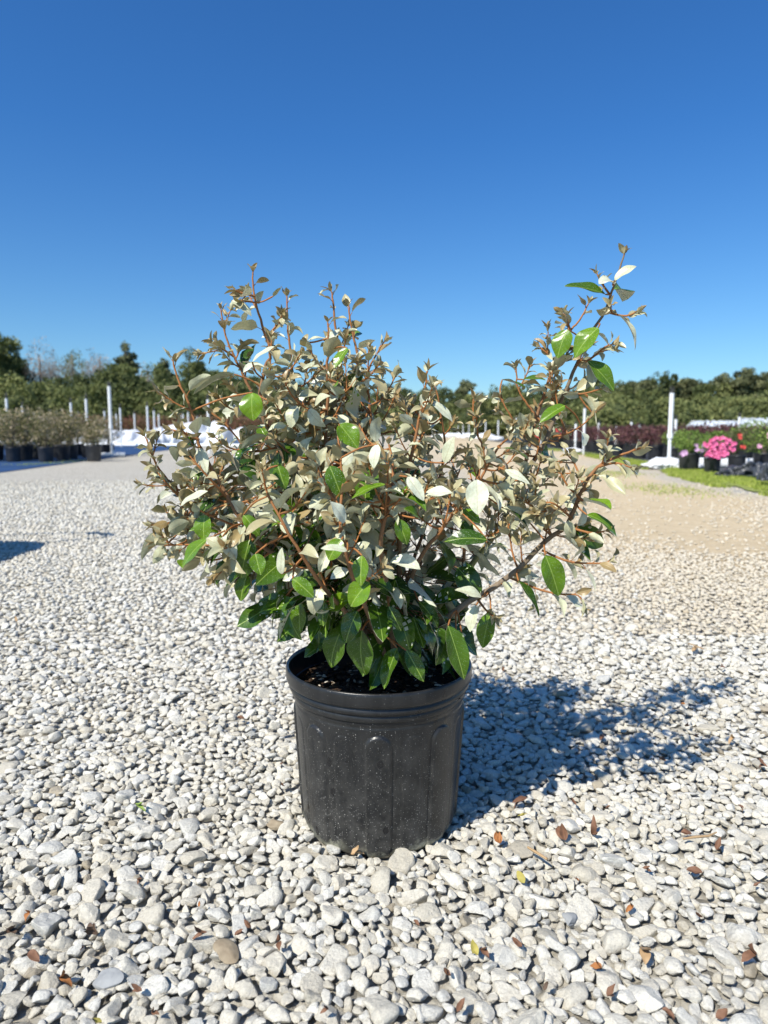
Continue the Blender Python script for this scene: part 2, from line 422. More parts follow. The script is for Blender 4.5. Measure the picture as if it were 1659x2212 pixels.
def mat_silver():
    n = NT('leaf_silver_scaled', .38, .5); t = n.sep(n.attr('tint').outputs['Vector']); uv = n.attr('luv').outputs['Vector']; u = n.sep(uv)
    p = n.coord()
    c = n.ramp(t[0], [(0, (.27, .17, .06)), (.2, (.36, .295, .14)), (.45, (.455, .46, .285)), (.7, (.545, .575, .395)), (1, (.70, .74, .57))])
    # fine rusty scale dots
    vd = n.vor(p, 1100); dots = n.ramp(vd.outputs['Distance'], [(.14, 1.), (.30, 0.)])
    c = n.mix(n.math('MULTIPLY', dots, .34), c, (.22, .15, .07))
    c = n.mix(n.ramp(n.noise(p, 330, 3), [(.4, 0.), (.7, .35)]), c, (.34, .27, .15))
    rib = n.ramp(n.math('MULTIPLY', n.math('ABSOLUTE', u[1]), 1000), [(.25, 1.), (.7, 0.)])
    c = n.mix(n.math('MULTIPLY', rib, .4), c, (.36, .30, .17))
    n.col(c)
    veins = n.math('SINE', n.math('ADD', n.math('MULTIPLY', u[0], 1500), n.math('MULTIPLY', n.math('ABSOLUTE', u[1]), -1300)))
    h = n.math('ADD', n.math('MULTIPLY', veins, .12), n.math('ADD', n.noise(p, 700, 3), n.math('MULTIPLY', rib, 1.2)))
    n.bump(h, .35, .0004)
    n.b.inputs['Sheen Weight'].default_value = .25; n.b.inputs['Sheen Roughness'].default_value = .4
    n.translucent(n.mix(.5, c, (.55, .50, .10)), .08); return n.mat
def mat_green():
    n = NT('leaf_green_glossy', .25, .42); t = n.sep(n.attr('tint').outputs['Vector']); u = n.sep(n.attr('luv').outputs['Vector']); p = n.coord()
    c = n.ramp(t[1], [(0, (.022, .058, .006)), (.5, (.075, .155, .006)), (1, (.17, .30, .010))])
    c = n.mix(n.ramp(n.noise(p, 90, 3), [(.35, 0.), (.7, .4)]), c, (.045, .10, .01))
    au = n.math('ABSOLUTE', u[1])
    rib = n.ramp(n.math('MULTIPLY', au, 1000), [(.35, 1.), (.75, 0.)])
    sv = n.math('SINE', n.math('ADD', n.math('MULTIPLY', u[0], 780), n.math('MULTIPLY', au, -760)))
    side = n.ramp(sv, [(.93, 0.), (1., 1.)])
    c = n.mix(n.math('MULTIPLY', side, .28), c, (.17, .30, .06))
    c = n.mix(n.math('MULTIPLY', rib, .75), c, (.30, .42, .08))
    vd = n.vor(p, 620); sp = n.math('MULTIPLY', n.ramp(vd.outputs['Distance'], [(.15, 1.), (.24, 0.)]), n.math('GREATER_THAN', n.sep(vd.outputs['Color'])[0], .45))
    sp = n.math('MULTIPLY', sp, t[2])
    c = n.mix(n.math('MULTIPLY', sp, .75), c, (.55, .60, .48))
    n.col(c)
    h = n.math('ADD', n.math('MULTIPLY', sv, .35), n.math('ADD', n.math('MULTIPLY', rib, -2.), n.noise(p, 260, 3)))
    n.bump(h, .3, .0005)
    n.translucent(n.mix(.5, c, (.20, .42, .02)), .12); return n.mat
def mat_bark():
    n = NT('shrub_bark', .7, .3); t = n.sep(n.attr('tint').outputs['Vector']); p = n.coord()
    c = n.ramp(t[0], [(0, (.42, .165, .045)), (.3, (.29, .135, .055)), (.6, (.20, .155, .10)), (.85, (.28, .235, .18)), (1, (.235, .26, .085))])
    c = n.mix(n.ramp(n.noise(p, 240, 5, .7), [(.35, 0.), (.7, .6)]), c, (.14, .085, .045))
    n.col(c); n.bump(n.math('ADD', n.noise(p, 700, 4), n.noise(p, 180, 3)), .6, .0008); return n.mat
M_SILVER, M_GREEN, M_BARK = mat_silver(), mat_green(), mat_bark()

# ------------------------------------------------------------ the potted shrub
shrub = empty('potted_shrub', POT)
tag(shrub, 'large silvery leaved shrub in a speckled black plastic nursery pot standing on the gravel', 'potted plant')

def mat_pot():
    n = NT('black_pot_plastic', .42, .42); p = n.coord(); x = n.sep(p)
    streak = n.noise(n.comb(n.math('MULTIPLY', x[0], 1.0), n.math('MULTIPLY', x[1], 1.0), n.math('MULTIPLY', x[2], .12)), 60, 4, .6)
    c = n.mix(n.ramp(streak, [(.35, 0.), (.75, 1.)]), (.011, .0115, .012), (.023, .0235, .024))
    low = n.ramp(n.math('MULTIPLY', x[2], 4.2), [(.0, 1.), (.35, .55), (.85, .12), (1., .0)])
    def specks(scale, size, thr, ):
        v = n.vor(p, scale); return n.math('MULTIPLY', n.ramp(v.outputs['Distance'], [(size * .7, 1.), (size, 0.)]), n.math('GREATER_THAN', n.sep(v.outputs['Color'])[0], thr))
    s1 = specks(300, .20, .74); s2 = specks(520, .26, .72); s3 = specks(110, .10, .72)
    dust = n.math('MULTIPLY', n.ramp(n.noise(p, 38, 6, .7), [(.40, 0.), (.75, 1.)]), low)
    sp = n.math('MAXIMUM', n.math('MULTIPLY', s3, .8), n.math('MAXIMUM', n.math('MULTIPLY', s1, .8), n.math('MULTIPLY', s2, n.math('MULTIPLY', low, 1.2))), True)
    spm = n.math('MULTIPLY', sp, n.ramp(n.math('MULTIPLY', x[2], 4), [(.0, 1.), (.8, .8), (.86, .2)]))
    c = n.mix(n.math('MULTIPLY', dust, .36), c, (.22, .21, .185))
    c = n.mix(n.math('MULTIPLY', spm, .62), c, (.62, .61, .56))
    # a chalky tide mark round the foot
    tide = n.math('MULTIPLY', n.ramp(n.math('ADD', n.math('MULTIPLY', x[2], 30), n.math('MULTIPLY', n.math('SUBTRACT', n.noise(p, 30, 6, .75), .5), 1.6)), [(.1, 0.), (.25, 1.), (.62, 0.)]), n.ramp(n.noise(p, 9, 2), [(.36, 0.), (.52, 1.)]))
    c = n.mix(n.math('MULTIPLY', tide, .85), c, (.50, .49, .36))
    # dark wet drips
    vd = n.vor(n.comb(x[0], x[1], n.math('MULTIPLY', x[2], .6)), 42)
    wet = n.math('MULTIPLY', n.ramp(n.math('ADD', vd.outputs['Distance'], n.math('MULTIPLY', n.noise(p, 120, 3), .22)), [(.26, 1.), (.30, 0.)]), n.math('GREATER_THAN', n.sep(vd.outputs['Color'])[1], .5))
    c = n.mix(n.math('MULTIPLY', wet, .8), c, (.012, .012, .013))
    n.col(c)
    rg = n.math('SUBTRACT', n.math('ADD', .30, n.math('MULTIPLY', dust, .3)), n.math('MULTIPLY', wet, .2)); n.lk(rg, n.b.inputs['Roughness'])
    n.bump(n.math('ADD', n.noise(p, 900, 4, .7), n.math('MULTIPLY', sp, 1.5)), .3, .0004); return n.mat
M_POT = mat_pot()

def pot_body():
    H, r0, r1 = .205, .1135, .1262
    zs = np.concatenate([[0, .0015, .004, .008, .013, .018], np.linspace(.022, H, 110)])
    an = np.linspace(0, 2 * math.pi, 420, endpoint=False)
    Z, A = np.meshgrid(zs, an, indexing='ij')
    base = r0 + (r1 - r0) * Z / H
    bev = np.clip((.018 - Z) / .018, 0, 1); base = base - .011 * bev ** 1.7
    # raised panels with round tops, alternating broad and narrow
    N = 8; ph = ((A + .2356) * N / (2 * math.pi)) % 1.0
    def arch(c, hw, top, fl):
        dx = (np.abs(ph - c) * (2 * math.pi / N) * .122)       # metres along the girth
        dz = np.maximum(Z - (top - hw), 0)
        dd = np.sqrt(dx ** 2 + dz ** 2)
        return 1 / (1 + np.exp((dd - hw) / .0004))
    pan = arch(.30, .0175, .185, 0) * .0032 + arch(.80, .0145, .182, 0) * .0006
    def edge(c, hw, top):
        dx = (np.abs(ph - c) * (2 * math.pi / N) * .122); dz = np.maximum(Z - (top - hw), 0); dd = np.sqrt(dx ** 2 + dz ** 2); return np.exp(-((dd - hw - .0016) / .0010) ** 2)
    pan = pan - edge(.30, .0175, .185) * .0008 - edge(.80, .0145, .182) * .0004
    groove = (1 / (1 + np.exp(-(np.abs(Z - .197) - .0016) / .0003)) - 1) * .0011
    Rr = base + pan * (Z < .2) + groove
    V = np.stack([Rr * np.cos(A), Rr * np.sin(A), Z], 2).reshape(-1, 3); ns = len(an); F = []
    for i in range(len(zs) - 1):
        k = np.arange(ns); k2 = (k + 1) % ns
        F.append(np.stack([i * ns + k, i * ns + k2, (i + 1) * ns + k2, (i + 1) * ns + k], 1))
    m = MB(); m.add(V, np.concatenate(F))
    m.lathe([(.0, .0008), (.1055, .0)], 420)
    m.lathe([(.1255, .205), (.1235, .2045), (.1225, .195), (.1215, .15)], 96)   # inner wall
    return m
pot = pot_body().build('pot', M_POT, shrub, loc=(0, 0, .003))
rm = MB()
rm.lathe([(.1262, .2050), (.1288, .2056), (.1296, .2075), (.1298, .2135), (.1288, .2146), (.1282, .2156), (.1290, .2166), (.1326, .2174), (.1342, .2190), (.1344, .2222), (.1330, .2246), (.1322, .2262), (.1330, .2278), (.1368, .2286), (.1380, .2305), (.1384, .2345), (.1384, .2440), (.1378, .2475), (.1366, .2490), (.1350, .2488), (.1336, .2472), (.1330, .2440), (.1326, .2360), (.1306, .2200), (.1284, .2100), (.1258, .2052)], 220)
rim = rm.build('rim', M_POT, pot)

def mat_soil():
    n = NT('potting_soil', .95, .2); p = n.coord(); t = n.sep(n.attr('tint').outputs['Vector'])
    c = n.ramp(t[0], [(0, (.012, .008, .006)), (.6, (.035, .022, .014)), (.9, (.08, .045, .022)), (.97, (.30, .27, .21)), (1, (.5, .48, .42))])
    n.col(n.mix(n.noise(p, 300, 4), c, n.mix(1.0, c, (1.8, 1.7, 1.6), 'MULTIPLY'))); n.bump(n.noise(p, 300, 5, .7), .8, .002); return n.mat
so = MB(); rs = np.random.default_rng(3)
rr_ = np.linspace(0, .1285, 26)
an_ = np.linspace(0, 2 * np.pi, 90, endpoint=False); V = []
for r_ in rr_:
    for a_ in an_: V.append((r_ * math.cos(a_), r_ * math.sin(a_), .214 + .006 * math.sin(r_ * 90 + a_ * 2) + rs.normal(0, .0015) + .004 * math.cos(a_ * 3)))
F = [(i * 90 + k, i * 90 + (k + 1) % 90, (i + 1) * 90 + (k + 1) % 90, (i + 1) * 90 + k) for i in range(25) for k in range(90)]
so.add(np.array(V), np.array(F)[:, ::-1], (.3, .5, .5))
rv = rock_variants(1, 8, 9)
for _ in range(1500):
    a_, r_ = rs.uniform(0, 6.28), .126 * math.sqrt(rs.random()); V0, F0 = rv[rs.integers(8)]
    e = rs.uniform(.0015, .005); sx = rs.uniform(1, 3.)
    q = V0 * np.array([e * sx, e, e * .6]); yaw = rs.uniform(0, 6.28)
    q = np.stack([q[:, 0] * math.cos(yaw) - q[:, 1] * math.sin(yaw), q[:, 0] * math.sin(yaw) + q[:, 1] * math.cos(yaw), q[:, 2]], 1)
    so.add(q + np.array([r_ * math.cos(a_), r_ * math.sin(a_), .217 + .005 * math.sin(r_ * 90 + a_ * 2)]), F0, (rs.random(), .5, .5))
so.build('potting_soil', mat_soil(), shrub, loc=(0, 0, .003))

# main branches: traced outline points (image x, y) and metres towards (-) or away from (+) the camera
BR = {
 'right_tall': [[(868, 1418, .0), (900, 1372, .0), (962, 1290, .02), (1030, 1205, .03), (1082, 1135, .03), (1118, 1050, .03), (1172, 965, .02), (1203, 890, .02), (1238, 805, .02), (1272, 730, .02), (1308, 668, .01), (1332, 598, .0), (1349, 548, .0)], .0062, .0011],
 'right_low': [[(862, 1420, -.03), (925, 1368, -.05), (1010, 1302, -.08), (1098, 1248, -.10), (1178, 1170, -.11), (1226, 1133, -.12), (1252, 1068, -.13), (1290, 1010, -.13), (1345, 982, -.13), (1384, 968, -.14)], .0058, .0012],
 'left_high': [[(828, 1425, .0), (790, 1330, .0), (725, 1215, .0), (660, 1080, .0), (607, 971, -.01), (578, 923, -.01), (561, 874, -.01), (570, 800, .0), (584, 765, .0), (570, 714, .0), (555, 665, .0), (547, 620, .0), (546, 588, .0)], .0052, .001],
 'left_upper': [[(700, 1165, .03), (620, 1010, .05), (541, 843, .05), (521, 800, .05), (501, 760, .05), (484, 714, .05), (477, 668, .05)], .0032, .001],
 'left_mid': [[(826, 1422, -.02), (760, 1330, -.05), (660, 1240, -.09), (565, 1178, -.12), (513, 1112, -.13), (463, 1021, -.13), (430, 960, -.13), (422, 917, -.13), (402, 860, -.13), (383, 815, -.13), (375, 782, -.13)], .0045, .001],
 'left_far': [[(600, 1205, -.02), (520, 1165, -.02), (440, 1130, -.02), (390, 1071, -.02), (345, 1015, -.02), (325, 972, -.02), (313, 943, -.02)], .0028, .001],
 'left_low': [[(800, 1370, .0), (700, 1290, -.02), (600, 1225, -.04), (520, 1190, -.04), (440, 1178, -.04), (370, 1178, -.04), (330, 1172, -.04)], .003, .0009],
 'top_mid': [[(825, 1420, .03), (770, 1290, .05), (700, 1120, .06), (650, 900, .06), (633, 814, .06), (627, 757, .06), (621, 702, .06), (620, 640, .06)], .0042, .001],
 'centre_a': [[(835, 1420, -.02), (790, 1300, -.05), (740, 1150, -.07), (704, 966, -.07), (707, 885, -.06), (707, 800, -.06), (710, 743, -.06), (708, 697, -.06)], .0045, .0011],
 'centre_b': [[(845, 1415, .04), (800, 1250, .05), (770, 1050, .05), (745, 850, .03), (730, 750, .02), (721, 665, .02), (716, 630, .02)], .0042, .001],
 'centre_c': [[(850, 1415, .02), (820, 1250, .04), (795, 1050, .05), (785, 900, .05), (776, 785, .04), (767, 743, .04), (756, 691, .04), (753, 660, .04)], .004, .001],
 'centre_d': [[(795, 1010, .02), (800, 900, .0), (793, 815, .0), (812, 768, .0), (830, 738, .0)], .0024, .0009],
 'centre_e': [[(850, 1418, -.05), (840, 1290, -.12), (822, 1180, -.17), (836, 1100, -.18), (850, 1020, -.17), (840, 960, -.16)], .0042, .0012],
 'mid_right': [[(855, 1415, .0), (860, 1290, -.02), (865, 1150, -.05), (883, 1013, -.07), (905, 910, -.07), (917, 847, -.07), (924, 801, -.07)], .0042, .001],
 'mid_right_b': [[(858, 1330, .03), (890, 1220, .07), (930, 1100, .09), (960, 980, .09), (950, 880, .08), (938, 830, .08)], .0036, .001],
 'right_orange': [[(862, 1330, -.05), (900, 1220, -.09), (942, 1158, -.12), (987, 1099, -.13), (1036, 1036, -.13), (1074, 970, -.13), (1098, 945, -.13)], .0036, .0012],
 'right_fork': [[(1000, 1240, .0), (1010, 1120, -.02), (1036, 1010, -.03), (1042, 965, -.03), (1031, 939, -.03), (1023, 906, -.03), (1023, 862, -.03)], .0028, .001],
 'right_inner': [[(1171, 972, .02), (1137, 946, -.0), (1108, 906, -.02), (1082, 861, -.02)], .0024, .001],
 'right_inner_b': [[(1190, 930, .02), (1160, 900, .03), (1141, 876, .03), (1119, 840, .03), (1115, 795, .03)], .0024, .001],
 'right_second': [[(1130, 1020, .03), (1160, 900, .05), (1180, 840, .05), (1198, 785, .05), (1233, 715, .04), (1252, 692, .04), (1271, 656, .04)], .003, .001],
 'right_side': [[(1193, 943, .02), (1218, 939, .0), (1255, 921, -.02), (1288, 889, -.02)], .0018, .0009],
 'back_left': [[(822, 1420, .04), (740, 1290, .12), (640, 1150, .18), (560, 1020, .20), (500, 930, .20), (455, 890, .20)], .004, .001],
 'back_mid': [[(835, 1420, .05), (790, 1260, .13), (740, 1100, .18), (690, 980, .19), (660, 880, .18)], .004, .001],
 'back_right': [[(850, 1415, .05), (890, 1280, .12), (930, 1160, .17), (980, 1050, .18), (1010, 970, .17)], .004, .001],
 'front_left': [[(825, 1422, -.05), (770, 1350, -.12), (700, 1270, -.18), (640, 1180, -.21), (590, 1090, -.21), (560, 1020, -.2)], .004, .001],
 'front_mid': [[(835, 1422, -.05), (800, 1340, -.13), (760, 1240, -.19), (735, 1130, -.21), (740, 1040, -.2), (735, 980, -.19)], .004, .001],
}
TW = {   # side twigs: parent branch, traced points
 0: ('right_tall', [(1320, 640, .01), (1300, 612, .0), (1290, 592, .0)]), 1: ('right_tall', [(1312, 674, .01), (1343, 682, -.01), (1362, 680, -.02), (1377, 671, -.02)]),
 2: ('right_tall', [(1259, 786, .02), (1288, 766, -.01), (1306, 750, -.02), (1321, 744, -.02)]), 3: ('right_tall', [(1230, 852, .02), (1262, 850, -.01), (1299, 840, -.01)]),
 4: ('right_second', [(1233, 715, .04), (1228, 700, .02), (1225, 684, .02)]), 5: ('right_second', [(1200, 781, .05), (1183, 765, .03), (1167, 750, .03)]),
 6: ('right_low', [(1171, 1189, -.11), (1230, 1213, -.13), (1293, 1217, -.14), (1316, 1213, -.14)]), 7: ('right_low', [(1102, 1248, -.1), (1161, 1272, -.12), (1206, 1283, -.13), (1248, 1286, -.14), (1262, 1310, -.14)]),
 8: ('right_low', [(1030, 1292, -.08), (1050, 1318, -.11), (1068, 1332, -.13)]), 9: ('right_low', [(1258, 1081, -.13), (1227, 1050, -.14), (1211, 1022, -.14)]),
 10: ('right_low', [(1226, 1138, -.12), (1276, 1151, -.14), (1307, 1147, -.15)]), 11: ('right_low', [(1192, 1158, -.11), (1168, 1112, -.12), (1126, 1074, -.13)]),
 12: ('right_low', [(1262, 1050, -.13), (1240, 1000, -.1), (1228, 985, -.1)]), 13: ('left_mid', [(492, 1075, -.13), (440, 1020, -.15), (410, 985, -.15)]),
 14: ('left_mid', [(430, 950, -.13), (395, 935, -.14), (370, 928, -.14)]), 15: ('left_far', [(400, 1085, -.02), (365, 1050, -.05), (340, 1020, -.05)]),
 16: ('left_mid', [(540, 1150, -.12), (470, 1120, -.14), (415, 1095, -.15)]), 17: ('left_upper', [(505, 770, .05), (475, 750, .04), (460, 740, .04)]),
 18: ('left_high', [(574, 730, 0), (600, 700, -.01), (608, 680, -.01)]), 19: ('left_high', [(550, 640, 0), (520, 632, -.01), (510, 628, -.01)]),
 20: ('right_low', [(1295, 1008, -.13), (1330, 1000, -.15), (1362, 1010, -.16)]), 21: ('right_low', [(1236, 1120, -.12), (1200, 1090, -.15), (1180, 1085, -.15)]),
}
def smooth_pts(pts, n=4):
    q = [Vector(p) for p in pts]; out = []
    for i in range(len(q) - 1):
        p0, p1, p2, p3 = q[max(i - 1, 0)], q[i], q[i + 1], q[min(i + 2, len(q) - 1)]
        for k in range(n):
            t = k / n
            out.append(.5 * ((2 * p1) + (p2 - p0) * t + (2 * p0 - 5 * p1 + 4 * p2 - p3) * t * t + (3 * p1 - p0 - 3 * p2 + p3) * t ** 3))
    out.append(q[-1]); return out
def W3(pt): return P(pt[0], pt[1], POT.y + pt[2]) - POT
rn = random.Random(42)
def rv3(s=1.0): return Vector((rn.gauss(0, s), rn.gauss(0, s), rn.gauss(0, s)))

def leafy_stem(lv, wood, pts, r0, r1, start=.0, spacing=.0125, size=1.0, green=.03, tone=.0, sides=6, tip=True, dens=1.0):
    """tube plus alternate leaves from fraction `start` to the tip"""
    L = sum((pts[i + 1] - pts[i]).length for i in range(len(pts) - 1))
    rad = [r0 + (r1 - r0) * (i / (len(pts) - 1)) ** .8 for i in range(len(pts))]
    tint = np.array([[min(1, max(0, (r - .0010) / .0042)) if not tone else tone * min(1, max(.6, (r - .0010) / .003)), .5, .5] for r in rad])
    wood.tube(pts, rad, sides, tint)
    s = 0.0; nxt = L * start + rn.uniform(0, spacing); az = rn.uniform(0, 6.28); side_nodes = []
    for i in range(len(pts) - 1):
        seg = pts[i + 1] - pts[i]; sl = seg.length
        if sl < 1e-7: continue
        d = seg / sl
        while nxt < s + sl:
            p = pts[i] + d * (nxt - s); az += 2.4 + rn.uniform(-.4, .4)
            a = d.orthogonal().normalized(); b = d.cross(a); out = a * math.cos(az) + b * math.sin(az)
            rest = L - nxt; side_nodes.append((p.copy(), d.copy(), out.copy(), rest))
            if rn.random() < dens:
                f = min(1.0, .50 + rest / .085)
                LL = (rn.uniform(.022, .041) * f) * size
                is_g = rn.random() < green * (1 if rest > .04 else .15)
                if is_g: LL = rn.uniform(.038, .055) * size
                pt_len = LL * rn.uniform(.14, .24) + .002
                op = rn.uniform(.75, 1.5) if rest > .03 else rn.uniform(.35, .9)     # opening angle from stem
                pd = (d * math.cos(op * .8) + out * math.sin(op * .8)).normalized()
                q = p + pd * pt_len
                ld = (d * math.cos(op) + out * math.sin(op) + Vector((0, 0, -.22)) + rv3(.16)).normalized()
                wood.tube([p, p + (pd * .6 + d * .2).normalized() * pt_len * .5, q], [.0008, .0006, .0006], 4, (.0, .5, .5), cap=False)
                n = d * 1.0 + out * (-.25) + rv3(.35)
                if is_g: n = n + Vector((0, -.3, .5))
                tn = rn.gauss(.66, .26) if rest > .035 else rn.gauss(.28, .15)
                add_leaf(lv, np.array(q), np.array(ld), np.array(n), LL, LL * rn.uniform(.50, .68), bend=rn.uniform(-.3, 1.5), fold=rn.uniform(.05, .8), wave=rn.uniform(.02, .14), twist=rn.uniform(-.9, .9), sharp=rn.uniform(.75, 1.0),
                         tint=(min(1, max(0, tn)), rn.random(), rn.random() * .8), mature=is_g)
            nxt += spacing * rn.uniform(.7, 1.3) * (1 if L - nxt > .03 else .55)
        s += sl
    if tip:
        d = (pts[-1] - pts[-2]).normalized()
        for k in range(rn.randint(3, 5)):
            az += 2.2; a = d.orthogonal().normalized(); b = d.cross(a); out = a * math.cos(az) + b * math.sin(az); op = rn.uniform(.15, .7)
            add_leaf(lv, np.array(pts[-1]), np.array(d * math.cos(op) + out * math.sin(op)), np.array(d - out * .6), rn.uniform(.010, .019), rn.uniform(.0045, .0085), bend=rn.uniform(.1, .8), fold=.4, wave=.02, tint=(rn.uniform(.0, .35), .5, .5))
    return side_nodes
def shoot_pts(p, d, L, up=.35, n=6, wig=.12):
    pts = [p.copy()]; d = d.normalized()
    for i in range(n):
        d = (d + Vector((0, 0, up / n)) + rv3(wig / n * 1.6)).normalized(); pts.append(pts[-1] + d * (L / n))
    return pts

WOOD = {k: MB() for k in BR}; LEAF = {k: MB() for k in BR}; NODES = []
for k, (raw, r0, r1) in BR.items():
    pts = smooth_pts([W3(q) for q in raw]); jit = [p + rv3(.0004) for p in pts[1:-1]]; pts = [pts[0]] + jit + [pts[-1]]
    main = k in ('right_tall',)
    st = {'right_tall': .45, 'right_low': .35}.get(k, .38)
    nodes = leafy_stem(LEAF[k], WOOD[k], pts, r0, r1, start=st, spacing=.017, size=1.05, green=.12 if k.startswith('right') else .09, tone=.98 if k == 'right_tall' else 0, sides=8, dens=.8 if k != 'right_tall' else .45)
    for i, p in enumerate(pts[3:-1]): NODES.append((p, k, (pts[i + 4] - p).normalized()))
    # short side shoots
    for (p, d, out, rest) in nodes:
        pr = .42 if not k.startswith('right_') else .30
        if .02 < rest < .30 and rn.random() < pr:
            L = rn.uniform(.022, .06) * min(1, .4 + rest / .12)
            sp = shoot_pts(p, d * .65 + out * .9, L, .5)
            leafy_stem(LEAF[k], WOOD[k], sp, .0013, .0007, .12, .0085, .82, .03, sides=5)
for i, (k, raw) in TW.items():
    pts = smooth_pts([W3(q) for q in raw], 5)
    ns = leafy_stem(LEAF[k], WOOD[k], pts, .0019, .0009, .1, .0125, .92, .06, sides=6)
    for (p, d, out, rest) in ns:
        if rest > .012 and rn.random() < .22:
            leafy_stem(LEAF[k], WOOD[k], shoot_pts(p, d * .6 + out, rn.uniform(.015, .035), .3), .0011, .0007, .15, .008, .7, .0, sides=5)

# fill: twigs that grow from the nearest branch towards points spread through the crown
def fill(N, cpx, cpy, rx, ry, dep, size, green, spacing=.0092, up=.4, maxd=.16, rmin=.0, cy0=0.):
    c = 0; tries = 0
    while c < N and tries < N * 12:
        tries += 1
        v = rv3(1).normalized() * (rmin + (1 - rmin) * rn.random() ** .45)
        tgt = W3((cpx + v.x * rx, cpy - v.z * ry, cy0 + v.y * dep))
        best, bd = None, 9
        for (p, k, d) in NODES:
            q = (p - tgt); e = q.length + .35 * max(0, p.z - tgt.z)
            if .03 < q.length and e < bd: bd, best = e, (p, k, d)
        if best is None or bd > maxd: continue
        p, k, d = best; L = (tgt - p).length
        mid = (p + tgt) / 2 + Vector((0, 0, -.12 * L)) + rv3(.06 * L)
        end = tgt + (tgt - mid).normalized() * .02 + Vector((0, 0, up * .03))
        pts = smooth_pts([p, mid, tgt, end], 4)
        ns = leafy_stem(LEAF[k], WOOD[k], pts, .0018, .0009, .18, spacing, size, green, sides=6)
        for (pp, dd, out, rest) in ns:
            if rest > .02 and rn.random() < .16:
                leafy_stem(LEAF[k], WOOD[k], shoot_pts(pp, dd * .5 + out, rn.uniform(.015, .04), .4), .0011, .0007, .15, .009, size * .8, .02, sides=5)
        c += 1
fill(66, 690, 1080, 300, 230, .23, 1.06, .15)
fill(32, 690, 900, 200, 150, .14, .95, .09)
fill(34, 640, 1150, 270, 150, .22, 1.12, .16, cy0=-.05)
fill(14, 880, 1080, 160, 190, .17, 1.05, .13)
fill(14, 1090, 1110, 150, 130, .13, .98, .05, maxd=.12)
fill(7, 1190, 900, 80, 130, .07, .85, .06, maxd=.09)

# skirt: big mature leaves hanging low round the pot mouth
def skirt(N, cpx, cpy, rx, ry, dep, cy0=0.):
    for _ in range(N):
        v = rv3(1).normalized() * rn.random() ** .5
        q = W3((cpx + v.x * rx, cpy - v.z * ry, cy0 + v.y * dep)); best = min(NODES, key=lambda t: (t[0] - q).length)
        k = best[1]; axis = Vector((0.02, 0, q.z)); out = Vector((q.x, q.y, 0)); out = out.normalized() if out.length > 1e-3 else Vector((0, -1, 0))
        st = q - out * .018 + Vector((0, 0, .004))
        WOOD[k].tube(smooth_pts([best[0], (best[0] + st) / 2 + Vector((0, 0, .006)), st, q], 3), .0008, 4, (.35, .5, .5), cap=False)
        dd = out * rn.uniform(.5, 1.1) + Vector((0, 0, rn.uniform(-1.1, .35))) + rv3(.5)
        L = rn.uniform(.042, .066)
        add_leaf(LEAF[k], np.array(q), np.array(dd), np.array(out * .8 + Vector((0, 0, .9)) + rv3(.35)), L, L * rn.uniform(.52, .66), bend=rn.uniform(-.3, 1.3), fold=rn.uniform(.05, .6), wave=rn.uniform(.04, .13), twist=rn.uniform(-.8, .8), tint=(rn.uniform(.7, 1), rn.uniform(0, .55), rn.random() * .5), mature=True)
skirt(110, 800, 1290, 200, 80, .15)
skirt(34, 690, 1300, 130, 50, .12, -.06)
skirt(16, 930, 1340, 90, 50, .08, -.04)
skirt(34, 850, 1370, 120, 50, .10)
skirt(50, 640, 1190, 190, 90, .17, -.03)
skirt(24, 960, 1190, 110, 90, .12)
skirt(40, 700, 1060, 240, 130, .17, -.03)

